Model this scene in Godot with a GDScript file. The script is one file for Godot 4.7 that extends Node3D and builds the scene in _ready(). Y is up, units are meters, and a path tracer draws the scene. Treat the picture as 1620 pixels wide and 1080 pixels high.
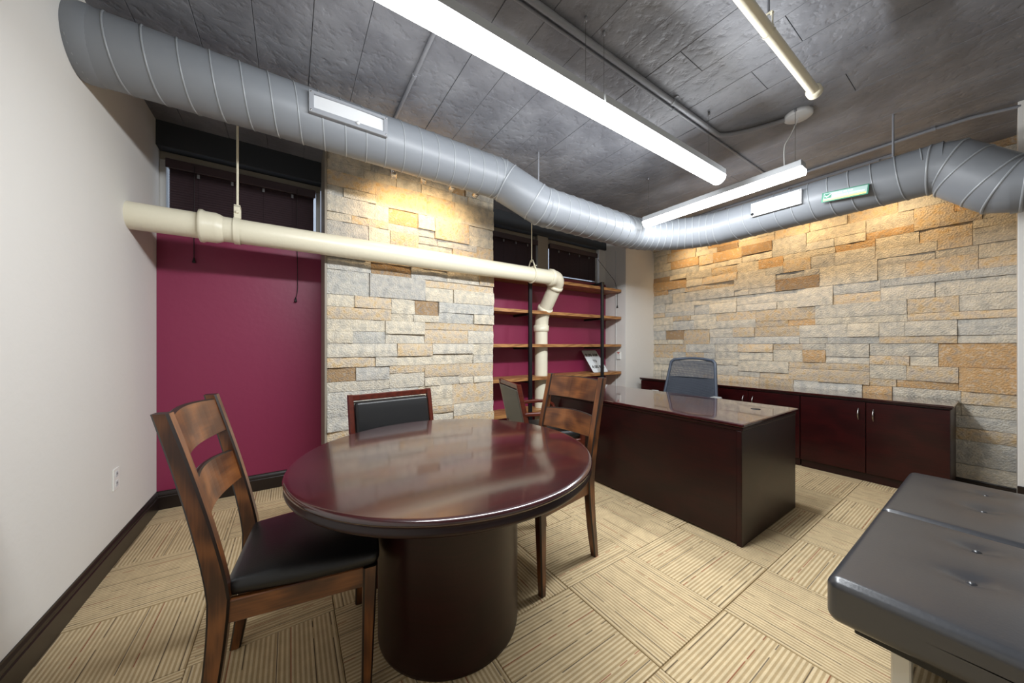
extends Node3D
# An office with stone-clad walls, exposed duct and pipe, a round table, a desk, cabinets and a daybed.
# Axes: x runs along the window wall, z towards the viewer, y up; metres.

var rng := RandomNumberGenerator.new()
var M := {}
var taken := {}

const XL := -0.815      # left wall face
const XR := 4.70        # stone face of the right wall
const ZB := -3.45       # burgundy face of the window wall
const ZP := -3.08       # face of the stone pier and the column
const H := 2.84         # ceiling
const ZF := 2.4         # wall behind the viewer

func _ready() -> void:
	rng.seed = 20240611
	# ---- camera
	var cam := Camera3D.new()
	cam.name = "camera"
	cam.position = Vector3(0, 1.2, 0)
	cam.rotation.y = -atan2(350.0, 525.0)
	cam.near = 0.05
	cam.far = 60.0
	cam.set_frustum(2.0 * 0.05 * 540.0 / 525.0, Vector2(0, 0.05 * 6.0 / 525.0), 0.05, 60.0)
	add_child(cam)
	cam.current = true
	# ---- sky, exposure
	var env := Environment.new()
	env.background_mode = Environment.BG_COLOR
	env.background_color = Color(0.80, 0.86, 0.95)
	env.background_energy_multiplier = 1.0
	env.tonemap_mode = Environment.TONE_MAPPER_LINEAR
	env.tonemap_exposure = 1.0
	env.sdfgi_enabled = true
	env.ssao_enabled = true
	env.ssil_enabled = true
	var we := WorldEnvironment.new()
	we.name = "world_environment"
	we.environment = env
	add_child(we)
	# ---- light of the pendant fittings (area lights sit under the lenses, see pendant())
	make_materials()
	pendants()
	# ---- setting
	build_floor()
	build_ceiling()
	build_walls()
	build_windows()
	# ---- large things
	build_duct()
	build_drain_pipe()
	build_sprinkler_pipe()
	build_table()
	build_desk()
	build_credenzas()
	build_daybed()
	build_shelving()
	ladder_chairs()
	arm_chairs()
	build_office_chair()
	# ---- small things
	track_lights()
	conduits()
	small_things()

# =====================================================================  helpers
func numbered(called: String) -> String:
	var n: int = taken.get(called, 0)
	taken[called] = n + 1
	return called if n == 0 else "%s_%03d" % [called, n]

func thing(called: String, label: String, category: String, at := Vector3.ZERO, turn := 0.0, group := "") -> Node3D:
	var o := Node3D.new()
	o.name = numbered(called)
	add_child(o)
	o.position = at
	o.rotation.y = turn
	tag(o, label, category, group)
	return o

func tag(o: Node, label: String, category: String, group := "") -> void:
	if label: o.set_meta("label", label)
	if category: o.set_meta("category", category)
	if group: o.set_meta("group", group)

func struct_node(called: String) -> Node3D:
	var o := Node3D.new()
	o.name = called
	add_child(o)
	o.set_meta("kind", "structure")
	return o

func part(parent: Node, called: String, mesh: Mesh, mat: Material, at := Vector3.ZERO, b := Basis.IDENTITY) -> MeshInstance3D:
	var o := MeshInstance3D.new()
	o.name = called
	o.mesh = mesh
	o.material_override = mat
	o.transform = Transform3D(b, at)
	parent.add_child(o, true)
	return o

func part_st(parent: Node, called: String, st: SurfaceTool, mat: Material, at := Vector3.ZERO, b := Basis.IDENTITY) -> MeshInstance3D:
	return part(parent, called, done(st), mat, at, b)

func begin() -> SurfaceTool:
	var st := SurfaceTool.new()
	st.begin(Mesh.PRIMITIVE_TRIANGLES)
	return st

func done(st: SurfaceTool) -> ArrayMesh:
	st.generate_normals()
	return st.commit()

# a triangle whose front looks away from ctr
func tri(st: SurfaceTool, a: Vector3, b: Vector3, c: Vector3, ctr: Vector3) -> void:
	var n := (b - a).cross(c - a)
	if n.length_squared() < 1e-16: return
	if n.dot((a + b + c) / 3.0 - ctr) > 0.0:
		st.add_vertex(a); st.add_vertex(c); st.add_vertex(b)
	else:
		st.add_vertex(a); st.add_vertex(b); st.add_vertex(c)

func quad(st: SurfaceTool, a: Vector3, b: Vector3, c: Vector3, d: Vector3, ctr: Vector3) -> void:
	tri(st, a, b, c, ctr)
	tri(st, a, c, d, ctr)

# chamfered box
func cbox(st: SurfaceTool, c: Vector3, s: Vector3, bev := 0.003, bs := Basis.IDENTITY) -> void:
	st.set_smooth_group(-1)
	var h := s * 0.5
	var e := minf(bev, minf(h.x, minf(h.y, h.z)) * 0.49)
	var P := func(ix: int, iy: int, iz: int, k: int) -> Vector3:
		var v := Vector3(ix * (h.x - (0.0 if k == 0 else e)), iy * (h.y - (0.0 if k == 1 else e)), iz * (h.z - (0.0 if k == 2 else e)))
		return c + bs * v
	for s0 in [-1, 1]:
		quad(st, P.call(s0, -1, -1, 0), P.call(s0, 1, -1, 0), P.call(s0, 1, 1, 0), P.call(s0, -1, 1, 0), c)
		quad(st, P.call(-1, s0, -1, 1), P.call(1, s0, -1, 1), P.call(1, s0, 1, 1), P.call(-1, s0, 1, 1), c)
		quad(st, P.call(-1, -1, s0, 2), P.call(1, -1, s0, 2), P.call(1, 1, s0, 2), P.call(-1, 1, s0, 2), c)
	for i in [-1, 1]:
		for j in [-1, 1]:
			quad(st, P.call(i, j, -1, 0), P.call(i, j, 1, 0), P.call(i, j, 1, 1), P.call(i, j, -1, 1), c)
			quad(st, P.call(i, -1, j, 0), P.call(i, 1, j, 0), P.call(i, 1, j, 2), P.call(i, -1, j, 2), c)
			quad(st, P.call(-1, i, j, 1), P.call(1, i, j, 1), P.call(1, i, j, 2), P.call(-1, i, j, 2), c)
			for k in [-1, 1]:
				tri(st, P.call(i, j, k, 0), P.call(i, j, k, 1), P.call(i, j, k, 2), c)

func box_mesh(s: Vector3, bev := 0.003) -> ArrayMesh:
	var st := begin()
	cbox(st, Vector3.ZERO, s, bev)
	return done(st)

# box given by its low and high corners, as a part
func bx(parent: Node, called: String, lo: Vector3, hi: Vector3, mat: Material, bev := 0.003) -> MeshInstance3D:
	return part(parent, called, box_mesh(hi - lo, bev), mat, (lo + hi) * 0.5)

# round bar through points; r is a number or an array
func tube(st: SurfaceTool, pts: Array, r, seg := 12, caps := true) -> void:
	var rings := []
	var n := pts.size()
	var t0: Vector3 = (pts[1] - pts[0]).normalized()
	var u := t0.cross(Vector3.UP if absf(t0.y) < 0.9 else Vector3.RIGHT).normalized()
	for i in n:
		var t: Vector3
		if i == 0: t = t0
		elif i == n - 1: t = (pts[n - 1] - pts[n - 2]).normalized()
		else: t = ((pts[i + 1] - pts[i]).normalized() + (pts[i] - pts[i - 1]).normalized()).normalized()
		u = (u - t * u.dot(t)).normalized()
		var v := t.cross(u)
		var ring := []
		var rr: float = r[i] if r is Array else r
		for k in seg:
			var a := TAU * k / seg
			ring.append(pts[i] + (u * cos(a) + v * sin(a)) * rr)
		rings.append(ring)
	loft(st, rings, caps, true)

func centroid(ring: Array) -> Vector3:
	var c := Vector3.ZERO
	for p in ring: c += p
	return c / ring.size()

# skin over closed rings
func loft(st: SurfaceTool, rings: Array, caps := true, smooth := false) -> void:
	st.set_smooth_group(0 if smooth else -1)
	for i in rings.size() - 1:
		var a: Array = rings[i]
		var b: Array = rings[i + 1]
		var c := (centroid(a) + centroid(b)) * 0.5
		for k in a.size():
			var l := (k + 1) % a.size()
			quad(st, a[k], a[l], b[l], b[k], c)
	if caps:
		st.set_smooth_group(-1)
		var inner := centroid(rings[rings.size() / 2])
		for i in [0, rings.size() - 1]:
			var ring: Array = rings[i]
			var c := centroid(ring)
			var back := centroid(rings[1] if i == 0 else rings[i - 1])
			for k in ring.size():
				tri(st, ring[k], ring[(k + 1) % ring.size()], c, back)

# turned shape: profile points are (radius, height)
func lathe(st: SurfaceTool, profile: Array, seg := 48, at := Vector3.ZERO, b := Basis.IDENTITY, smooth := true) -> void:
	st.set_smooth_group(0 if smooth else -1)
	for i in profile.size() - 1:
		var p: Vector2 = profile[i]
		var q: Vector2 = profile[i + 1]
		# outward side of this band
		var nrm := Vector2(q.y - p.y, p.x - q.x)
		for k in seg:
			var a := TAU * k / seg
			var a2 := TAU * (k + 1) / seg
			var A := Vector3(cos(a) * p.x, p.y, sin(a) * p.x)
			var B := Vector3(cos(a2) * p.x, p.y, sin(a2) * p.x)
			var C := Vector3(cos(a2) * q.x, q.y, sin(a2) * q.x)
			var D := Vector3(cos(a) * q.x, q.y, sin(a) * q.x)
			var am := (a + a2) * 0.5
			var outward := Vector3(cos(am) * nrm.x, nrm.y, sin(am) * nrm.x)
			var ctr := (A + B + C + D) * 0.25 - outward.normalized()
			quad(st, at + b * A, at + b * B, at + b * C, at + b * D, at + b * ctr)

# flat outline in the xy plane pushed out along z
func prism(st: SurfaceTool, poly: PackedVector2Array, z0: float, z1: float) -> void:
	st.set_smooth_group(-1)
	var idx := Geometry2D.triangulate_polygon(poly)
	var back := Vector3(0, 0, z0 - 1.0)
	for i in range(0, idx.size(), 3):
		var a := poly[idx[i]]
		var b := poly[idx[i + 1]]
		var c := poly[idx[i + 2]]
		tri(st, Vector3(a.x, a.y, z1), Vector3(b.x, b.y, z1), Vector3(c.x, c.y, z1), Vector3((a.x + b.x + c.x) / 3.0, (a.y + b.y + c.y) / 3.0, z0))
		tri(st, Vector3(a.x, a.y, z0), Vector3(b.x, b.y, z0), Vector3(c.x, c.y, z0), Vector3((a.x + b.x + c.x) / 3.0, (a.y + b.y + c.y) / 3.0, z1))
	var cw := Geometry2D.is_polygon_clockwise(poly)
	for i in poly.size():
		var a := poly[i]
		var b := poly[(i + 1) % poly.size()]
		var n := Vector2(b.y - a.y, a.x - b.x).normalized() * (-1.0 if cw else 1.0)
		var m := (a + b) * 0.5 - n
		quad(st, Vector3(a.x, a.y, z0), Vector3(b.x, b.y, z0), Vector3(b.x, b.y, z1), Vector3(a.x, a.y, z1), Vector3(m.x, m.y, (z0 + z1) * 0.5))

# soft box with round edges; shape(p) may push points about
func soft_box(st: SurfaceTool, s: Vector3, r: float, shape = null, cells := 8, rn := 4) -> void:
	st.set_smooth_group(0)
	var h := s * 0.5
	var lists := []
	for ax in 3:
		var l := []
		var rr := minf(r, h[ax] * 0.999)
		for i in rn: l.append(-h[ax] + rr * i / rn)
		for i in cells + 1: l.append(lerpf(-h[ax] + rr, h[ax] - rr, float(i) / cells))
		for i in rn: l.append(h[ax] - rr + rr * (i + 1) / rn)
		lists.append(l)
	var place := func(p: Vector3) -> Vector3:
		var inner := Vector3.ZERO
		for ax in 3:
			var rr := minf(r, h[ax] * 0.999)
			inner[ax] = clampf(p[ax], -h[ax] + rr, h[ax] - rr)
		var d := p - inner
		var q := p
		if d.length() > 1e-6:
			var rad := Vector3(minf(r, h.x), minf(r, h.y), minf(r, h.z))
			q = inner + d.normalized() * rad
		return shape.call(q) if shape != null else q
	for ax in 3:
		var ax1 := (ax + 1) % 3
		var ax2 := (ax + 2) % 3
		var l1: Array = lists[ax1]
		var l2: Array = lists[ax2]
		for sg in [-1.0, 1.0]:
			var grid := []
			for a in l1:
				var row := []
				for b in l2:
					var p := Vector3.ZERO
					p[ax] = sg * h[ax]
					p[ax1] = a
					p[ax2] = b
					row.append(place.call(p).snapped(Vector3.ONE * 0.00001))
				grid.append(row)
			for i in l1.size() - 1:
				for j in l2.size() - 1:
					var mid: Vector3 = (grid[i][j] + grid[i + 1][j + 1]) * 0.5
					var ctr := Vector3(mid.x * 0.5, 0.0, mid.z * 0.5)
					if ax == 1: ctr = mid - Vector3(0, sg, 0)
					quad(st, grid[i][j], grid[i + 1][j], grid[i + 1][j + 1], grid[i][j + 1], ctr)

func arc(c: Vector3, from: Vector3, to: Vector3, n: int) -> Array:
	# quarter-like bend from direction `from` to direction `to` about c
	var out := []
	var ang := from.angle_to(to)
	var axis := from.cross(to).normalized()
	for i in n + 1:
		out.append(c + from.rotated(axis, ang * i / n))
	return out

# =====================================================================  materials
func lin(r: float, g: float, b: float) -> Color:
	return Color(r, g, b)

func mat(called: String, c: Color, rough := 0.6, metal := 0.0, spec := 0.5) -> StandardMaterial3D:
	var m := StandardMaterial3D.new()
	m.resource_name = called
	m.albedo_color = c
	m.roughness = rough
	m.metallic = metal
	m.metallic_specular = spec
	M[called] = m
	return m

func noise_tex(freq: float, oct: int, ramp: Array, sd: int, size := 512, kind := FastNoiseLite.TYPE_SIMPLEX_SMOOTH) -> NoiseTexture2D:
	var n := FastNoiseLite.new()
	n.noise_type = kind
	n.frequency = freq
	n.fractal_octaves = oct
	n.seed = sd
	var t := NoiseTexture2D.new()
	t.width = size
	t.height = size
	t.seamless = true
	t.noise = n
	if ramp.size():
		var g := Gradient.new()
		var offs := PackedFloat32Array()
		var cols := PackedColorArray()
		for e in ramp:
			offs.append(e[0])
			cols.append(e[1])
		g.offsets = offs
		g.colors = cols
		t.color_ramp = g
	return t

func triplanar(m: StandardMaterial3D, scale: Vector3, world := true) -> void:
	m.uv1_triplanar = true
	m.uv1_world_triplanar = world
	m.uv1_scale = scale

func bump(m: StandardMaterial3D, t: Texture2D, cm: float) -> void:
	m.heightmap_enabled = true
	m.heightmap_texture = t
	m.heightmap_scale = cm

func grain_tex(dark: Color, light: Color, sd: int, lines := 90.0, blotch := 0.35, upright := false) -> ImageTexture:
	# wood grain running along u
	var w := 512
	var hgt := 512
	var n := FastNoiseLite.new()
	n.seed = sd
	n.frequency = 1.0
	n.fractal_octaves = 3
	var b := FastNoiseLite.new()
	b.seed = sd + 7
	b.frequency = 1.0
	b.fractal_octaves = 2
	var data := PackedByteArray()
	data.resize(w * hgt * 3)
	for y in hgt:
		var ty := TAU * y / hgt
		for x in w:
			var tx := TAU * x / w
			var g := n.get_noise_3d(cos(ty) * lines / 6.0, sin(ty) * lines / 6.0, sin(tx) * 0.9) * 0.5 + 0.5
			var bl := b.get_noise_3d(cos(ty) * 1.1, sin(ty) * 1.1 + cos(tx) * 0.5, sin(tx) * 0.7) * 0.5 + 0.5
			var f := clampf(g * (1.0 - blotch) + bl * blotch, 0.0, 1.0)
			f = smoothstep(0.22, 0.78, f)
			var c := dark.lerp(light, f)
			var i := (x * w + y) * 3 if upright else (y * w + x) * 3
			data[i] = int(c.r * 255)
			data[i + 1] = int(c.g * 255)
			data[i + 2] = int(c.b * 255)
	return ImageTexture.create_from_image(Image.create_from_data(w, hgt, false, Image.FORMAT_RGB8, data))

func carpet_tex(sd: int) -> Array:
	# loop-pile tile: cream and tan cords along v, a few charcoal and rust yarns
	var w := 512
	var r := RandomNumberGenerator.new()
	r.seed = sd
	var cream := Color(0.775, 0.70, 0.565)
	var tan_c := Color(0.65, 0.565, 0.425)
	var cords := 30
	var dark := {}
	var yarns := [[0.07, 0], [0.22, 1], [0.36, 0], [0.55, 0], [0.63, 1], [0.82, 0], [0.93, 0]]
	for y in yarns:
		var at: int = int((y[0] + r.randf_range(-0.05, 0.05)) * w)
		dark[at] = [Color(0.25, 0.21, 0.18) if y[1] == 0 else Color(0.48, 0.23, 0.16), r.randf_range(0.0, 1.0), r.randf_range(0.55, 1.6)]
	var col := PackedByteArray()
	var hgt := PackedByteArray()
	col.resize(w * w * 3)
	hgt.resize(w * w * 3)
	var n := FastNoiseLite.new()
	n.seed = sd
	n.frequency = 0.9
	var n2 := FastNoiseLite.new()
	n2.seed = sd + 3
	n2.frequency = 0.012
	for y in w:
		for x in w:
			var ph := float(x) / w * cords
			var s := sin(ph * TAU) * 0.5 + 0.5
			var mixv := smoothstep(0.3, 0.7, s)
			var c := tan_c.lerp(cream, mixv)
			var k := 1.0 + 0.16 * n.get_noise_2d(x, y * 0.6) + 0.06 * n2.get_noise_2d(x, y)
			for dx in [-2, -1, 0, 1, 2]:
				if dark.has(x + dx):
					var d: Array = dark[x + dx]
					var run := sin(y * 0.012 * d[2] + d[1] * TAU) + 0.4 * sin(y * 0.05 + d[1] * 9.0)
					if run > -0.75: c = c.lerp(d[0], 0.85 if absi(dx) < 1 else (0.6 if absi(dx) < 2 else 0.2))
			var i := (y * w + x) * 3
			col[i] = int(clampf(c.r * k, 0, 1) * 255)
			col[i + 1] = int(clampf(c.g * k, 0, 1) * 255)
			col[i + 2] = int(clampf(c.b * k, 0, 1) * 255)
			var hv := int(clampf(0.25 + 0.5 * s + 0.5 * (k - 1.0), 0, 1) * 255)
			hgt[i] = hv
			hgt[i + 1] = hv
			hgt[i + 2] = hv
	return [ImageTexture.create_from_image(Image.create_from_data(w, w, false, Image.FORMAT_RGB8, col)),
		ImageTexture.create_from_image(Image.create_from_data(w, w, false, Image.FORMAT_RGB8, hgt))]

func make_materials() -> void:
	var fine := noise_tex(0.02, 4, [], 3)
	var rough := noise_tex(0.012, 6, [], 11)
	var fleck := noise_tex(0.05, 3, [], 21)
	var m: StandardMaterial3D
	# paints
	m = mat("wall_paint", Color(0.845, 0.835, 0.815), 0.75); triplanar(m, Vector3.ONE * 1.5); bump(m, fine, 0.06)
	m = mat("burgundy_paint", Color(0.52, 0.155, 0.29), 0.45); triplanar(m, Vector3.ONE * 1.5); bump(m, fine, 0.05)
	m = mat("charcoal_paint", Color(0.17, 0.185, 0.205), 0.6); triplanar(m, Vector3.ONE * 1.5); bump(m, fine, 0.05)
	m = mat("ceiling_paint", Color(0.50, 0.505, 0.525), 0.5)
	m.albedo_texture = noise_tex(0.006, 5, [[0.2, Color(0.86, 0.86, 0.87)], [0.8, Color(1, 1, 1)]], 31)
	triplanar(m, Vector3(0.8, 0.8, 0.8))
	var conc := noise_tex(0.016, 6, [[0.0, Color(0.1, 0.1, 0.1)], [0.35, Color(0.5, 0.5, 0.5)], [0.5, Color(0.62, 0.62, 0.62)], [1.0, Color(0.75, 0.75, 0.75)]], 77, 1024)
	bump(m, conc, 0.7)
	mat("duct_paint", Color(0.485, 0.50, 0.52), 0.42, 0.0, 0.5)
	mat("duct_seam", Color(0.55, 0.565, 0.58), 0.38, 0.0, 0.6)
	m = mat("pipe_paint", Color(0.89, 0.865, 0.775), 0.35); triplanar(m, Vector3.ONE * 3.0); bump(m, fine, 0.05)
	mat("conduit_paint", Color(0.50, 0.505, 0.525), 0.4)
	mat("dark_wood_trim", Color(0.115, 0.08, 0.07), 0.35)
	mat("white_plastic", Color(0.90, 0.90, 0.88), 0.35)
	mat("white_enamel", Color(0.78, 0.785, 0.79), 0.4)
	mat("register_grey", Color(0.60, 0.61, 0.63), 0.35, 0.3)
	mat("black_metal", Color(0.12, 0.125, 0.135), 0.38, 0.3)
	mat("steel", Color(0.72, 0.71, 0.70), 0.25, 1.0)
	mat("bright_leg", Color(0.82, 0.82, 0.80), 0.3, 0.2)
	mat("window_white", Color(0.80, 0.80, 0.79), 0.4)
	mat("window_beige", Color(0.56, 0.53, 0.48), 0.5)
	mat("blind_slat", Color(0.24, 0.185, 0.20), 0.4)
	mat("cord_dark", Color(0.10, 0.06, 0.07), 0.6)
	mat("cord_white", Color(0.78, 0.78, 0.77), 0.5)
	m = mat("pane_glass", Color(0.9, 0.95, 0.95, 0.12), 0.02); m.transparency = BaseMaterial3D.TRANSPARENCY_ALPHA
	mat("housing_grey", Color(0.70, 0.71, 0.72), 0.4, 0.2)
	m = mat("lens_glow", Color(0.95, 0.95, 0.94), 0.4)
	m.emission_enabled = true
	m.emission = Color(1.0, 1.0, 0.99)
	m.emission_energy_multiplier = 9.0
	m = mat("spot_glow", Color(1.0, 0.9, 0.7), 0.4)
	m.emission_enabled = true
	m.emission = Color(1.0, 0.80, 0.50)
	m.emission_energy_multiplier = 3.0
	# wood
	var mah := grain_tex(Color(0.150, 0.032, 0.042), Color(0.225, 0.052, 0.060), 5, 80.0, 0.5)
	m = mat("mahogany", Color(0.86, 0.74, 0.76), 0.34, 0.0, 0.35); m.albedo_texture = mah; triplanar(m, Vector3(1.1, 1.1, 1.1), false)
	m.clearcoat_enabled = true; m.clearcoat = 0.25; m.clearcoat_roughness = 0.15
	m = mat("mahogany_dark", Color(0.72, 0.60, 0.60), 0.4, 0.0, 0.4); m.albedo_texture = mah; triplanar(m, Vector3(1.1, 1.1, 1.1), false)
	m.clearcoat_enabled = true; m.clearcoat = 0.2; m.clearcoat_roughness = 0.25
	m = mat("mahogany_top", Color(1.0, 1.0, 1.0), 0.2); m.albedo_texture = mah; triplanar(m, Vector3(1.1, 1.1, 1.1), false)
	m.clearcoat_enabled = true; m.clearcoat = 1.0; m.clearcoat_roughness = 0.04
	m = mat("table_top", Color(1.0, 1.0, 1.0), 0.25); m.albedo_texture = mah; triplanar(m, Vector3(1.1, 1.1, 1.1), false)
	m.clearcoat_enabled = true; m.clearcoat = 1.0; m.clearcoat_roughness = 0.09
	var rus := grain_tex(Color(0.26, 0.13, 0.055), Color(0.56, 0.35, 0.185), 9, 70.0, 0.75)
	m = mat("rustic_wood", Color(0.92, 0.90, 0.86), 0.36); m.albedo_texture = rus; triplanar(m, Vector3(1.6, 1.6, 1.6), false)
	m.clearcoat_enabled = true; m.clearcoat = 0.4; m.clearcoat_roughness = 0.25
	m = mat("rustic_wood_upright", Color(0.92, 0.90, 0.86), 0.36)
	m.albedo_texture = grain_tex(Color(0.26, 0.13, 0.055), Color(0.56, 0.35, 0.185), 9, 70.0, 0.75, true); triplanar(m, Vector3(1.6, 1.6, 1.6), false)
	m.clearcoat_enabled = true; m.clearcoat = 0.4; m.clearcoat_roughness = 0.25
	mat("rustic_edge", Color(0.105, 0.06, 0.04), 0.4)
	m = mat("red_wood", Color(0.34, 0.125, 0.075), 0.3); m.albedo_texture = noise_tex(0.02, 3, [[0.2, Color(0.8, 0.8, 0.8)], [0.8, Color(1, 1, 1)]], 41, 256); triplanar(m, Vector3(1, 6, 6), false)
	var oak := grain_tex(Color(0.47, 0.31, 0.17), Color(0.74, 0.54, 0.34), 15, 40.0, 0.55)
	m = mat("shelf_wood", Color(1, 1, 1), 0.42); m.albedo_texture = oak; triplanar(m, Vector3(1.2, 3.0, 3.0), false)
	# leather and cloth
	var pebble := noise_tex(0.06, 2, [], 51, 512, FastNoiseLite.TYPE_CELLULAR)
	m = mat("black_leather", Color(0.075, 0.075, 0.08), 0.36); triplanar(m, Vector3.ONE * 5.0, false); bump(m, pebble, 0.02)
	m = mat("daybed_leather", Color(0.195, 0.20, 0.215), 0.3, 0.0, 0.65); triplanar(m, Vector3.ONE * 3.0, false); bump(m, pebble, 0.02)
	mat("back_panel_grey", Color(0.36, 0.36, 0.33), 0.6)
	m = mat("mesh_weave", Color(0.27, 0.29, 0.33), 0.7)
	m = mat("chair_frame_grey", Color(0.25, 0.28, 0.33), 0.5)
	m = mat("seat_cloth", Color(0.13, 0.14, 0.16), 0.9)
	mat("black_plastic", Color(0.06, 0.06, 0.065), 0.5)
	mat("arm_pad_grey", Color(0.55, 0.56, 0.56), 0.5)
	# carpet
	for i in 4:
		var t := carpet_tex(100 + i * 17)
		m = mat("carpet_%d" % i, Color(1, 1, 1), 0.95, 0.0, 0.25)
		m.albedo_texture = t[0]
		bump(m, t[1], 0.14)
	mat("carpet_backing", Color(0.45, 0.38, 0.27), 0.95)
	# split-face stone: mottled quartzite in a handful of tints
	var grey_t := noise_tex(0.010, 6, [[0.15, Color(0.74, 0.735, 0.72)], [0.45, Color(0.82, 0.81, 0.79)], [0.62, Color(0.845, 0.825, 0.785)], [0.9, Color(0.90, 0.89, 0.865)]], 61)
	var tan_t := noise_tex(0.010, 6, [[0.15, Color(0.74, 0.71, 0.675)], [0.4, Color(0.82, 0.775, 0.70)], [0.6, Color(0.85, 0.79, 0.69)], [0.85, Color(0.83, 0.73, 0.57)]], 62)
	var rust_t := noise_tex(0.012, 6, [[0.15, Color(0.72, 0.69, 0.65)], [0.4, Color(0.79, 0.71, 0.60)], [0.6, Color(0.81, 0.69, 0.52)], [0.85, Color(0.84, 0.79, 0.72)]], 63)
	var chip := noise_tex(0.022, 6, [], 64, 1024)
	var tints := [
		["stone_0", grey_t, Color(0.97, 0.95, 0.91)], ["stone_1", grey_t, Color(0.92, 0.92, 0.91)], ["stone_2", grey_t, Color(1.0, 0.97, 0.91)],
		["stone_3", tan_t, Color(0.98, 0.96, 0.94)], ["stone_4", tan_t, Color(0.93, 0.91, 0.89)], ["stone_5", rust_t, Color(0.97, 0.92, 0.86)],
		["stone_6", grey_t, Color(0.90, 0.895, 0.885)], ["stone_7", rust_t, Color(0.80, 0.77, 0.75)]]
	for e in tints:
		m = mat(e[0], e[2], 0.8, 0.0, 0.35)
		m.albedo_texture = e[1]
		triplanar(m, Vector3.ONE * 2.6)
		bump(m, chip, 0.8)
	mat("stone_joint", Color(0.22, 0.20, 0.18), 0.9)
	# print
	mat("sign_white", Color(0.88, 0.90, 0.91), 0.35)
	mat("sign_black", Color(0.04, 0.05, 0.05), 0.5)
	mat("card_green", Color(0.16, 0.47, 0.36), 0.5)
	mat("card_grey", Color(0.62, 0.72, 0.70), 0.5)
	mat("card_yellow", Color(0.90, 0.87, 0.50), 0.5)
	mat("tag_red", Color(0.70, 0.22, 0.14), 0.5)

# =====================================================================  light fittings
func pendant(label: String, at: Vector3, length: float, turn: float, wires: Array, power := 1.0) -> Node3D:
	# at: middle of the housing top; the fitting runs along local x
	var t := thing("pendant_light", label, "pendant light", at, turn, "linear pendant lights")
	var st := begin()
	var w := 0.052
	var prof := [Vector2(-w, -0.045), Vector2(-w, -0.006), Vector2(-w + 0.006, 0), Vector2(w - 0.006, 0), Vector2(w, -0.006), Vector2(w, -0.045)]
	var ra := []
	var rb := []
	for p in prof:
		ra.append(Vector3(-length / 2, p.y, p.x))
		rb.append(Vector3(length / 2, p.y, p.x))
	loft(st, [ra, rb], true, false)
	part_st(t, "housing", st, M.housing_grey)
	st = begin()
	ra = []; rb = []
	var n := 14
	for i in n + 1:
		var a := PI * i / n
		var p := Vector3(0, -0.045 - sin(a) * 0.052, -cos(a) * 0.051)
		ra.append(p + Vector3(-length / 2 - 0.004, 0, 0))
		rb.append(p + Vector3(length / 2 + 0.004, 0, 0))
	loft(st, [ra, rb], true, true)
	part_st(t, "lens", st, M.lens_glow)
	for wx in wires:
		st = begin()
		tube(st, [Vector3(wx, 0, 0), Vector3(wx, H - at.y, 0)], 0.0015, 6)
		part_st(t, "suspension_wire", st, M.steel)
		st = begin()
		lathe(st, [Vector2(0, 0.02), Vector2(0.008, 0.02), Vector2(0.008, 0), Vector2(0.0, 0)], 10, Vector3(wx, H - at.y - 0.022, 0))
		part_st(t, "wire_anchor", st, M.conduit_paint)
	# the half-round lens shines down and to both sides
	for e in [[0.0, 0.075, 2.5], [1.15, 0.06, 2.1], [-1.15, 0.06, 2.1]]:
		var l := AreaLight3D.new()
		l.name = "pendant_glow"
		l.area_size = Vector2(length - 0.02, e[1])
		l.area_normalize_energy = true
		l.light_energy = e[2] * power
		l.light_color = Color(0.965, 0.983, 1.0)
		l.shadow_enabled = true
		l.area_range = 12.0
		l.area_attenuation = 2.0
		t.add_child(l, true)
		var tilt := Basis(Vector3.RIGHT, e[0])
		l.transform = Transform3D(tilt * Basis(Vector3.RIGHT, -PI / 2), Vector3(0, -0.046, 0) + tilt * Vector3(0, -0.056, 0))
	return t

func pendants() -> void:
	pendant("long white glowing linear pendant in the middle, far half of the long row", Vector3(1.95, 2.465, -1.175), 1.27, 0.0, [-0.59, 0.50])
	pendant("long white glowing linear pendant nearest the viewer, cut by the top of the frame", Vector3(0.665, 2.465, -1.175), 1.27, 0.0, [-0.55, 0.56])
	var t := pendant("short glowing linear pendant hung crosswise in front of the stone wall duct", Vector3(2.91, 2.455, -1.385), 1.21, PI / 2, [-0.56, 0.575], 0.6)
	# white round canopy on the ceiling with the feed cable
	var st := begin()
	lathe(st, [Vector2(0.0, -0.03), Vector2(0.072, -0.03), Vector2(0.08, -0.024), Vector2(0.08, 0.0), Vector2(0, 0)], 32)
	var c := Vector3(2.99, H, -0.83) - t.position
	c = Basis(Vector3.UP, -PI / 2) * c
	part_st(t, "canopy", st, M.white_enamel, c)
	st = begin()
	var e := Vector3(-0.50, 0.0, 0.0)
	var path := []
	for i in 17:
		var f := i / 16.0
		var p := (c + Vector3(0, -0.03, 0)).lerp(e, f)
		p += Vector3(0.03, 0, -0.05) * sin(f * PI) * 0.7 + Vector3(0, -0.03, 0.0) * sin(f * TAU)
		path.append(p)
	tube(st, path, 0.004, 8)
	part_st(t, "feed_cable", st, M.cord_white)

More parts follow.
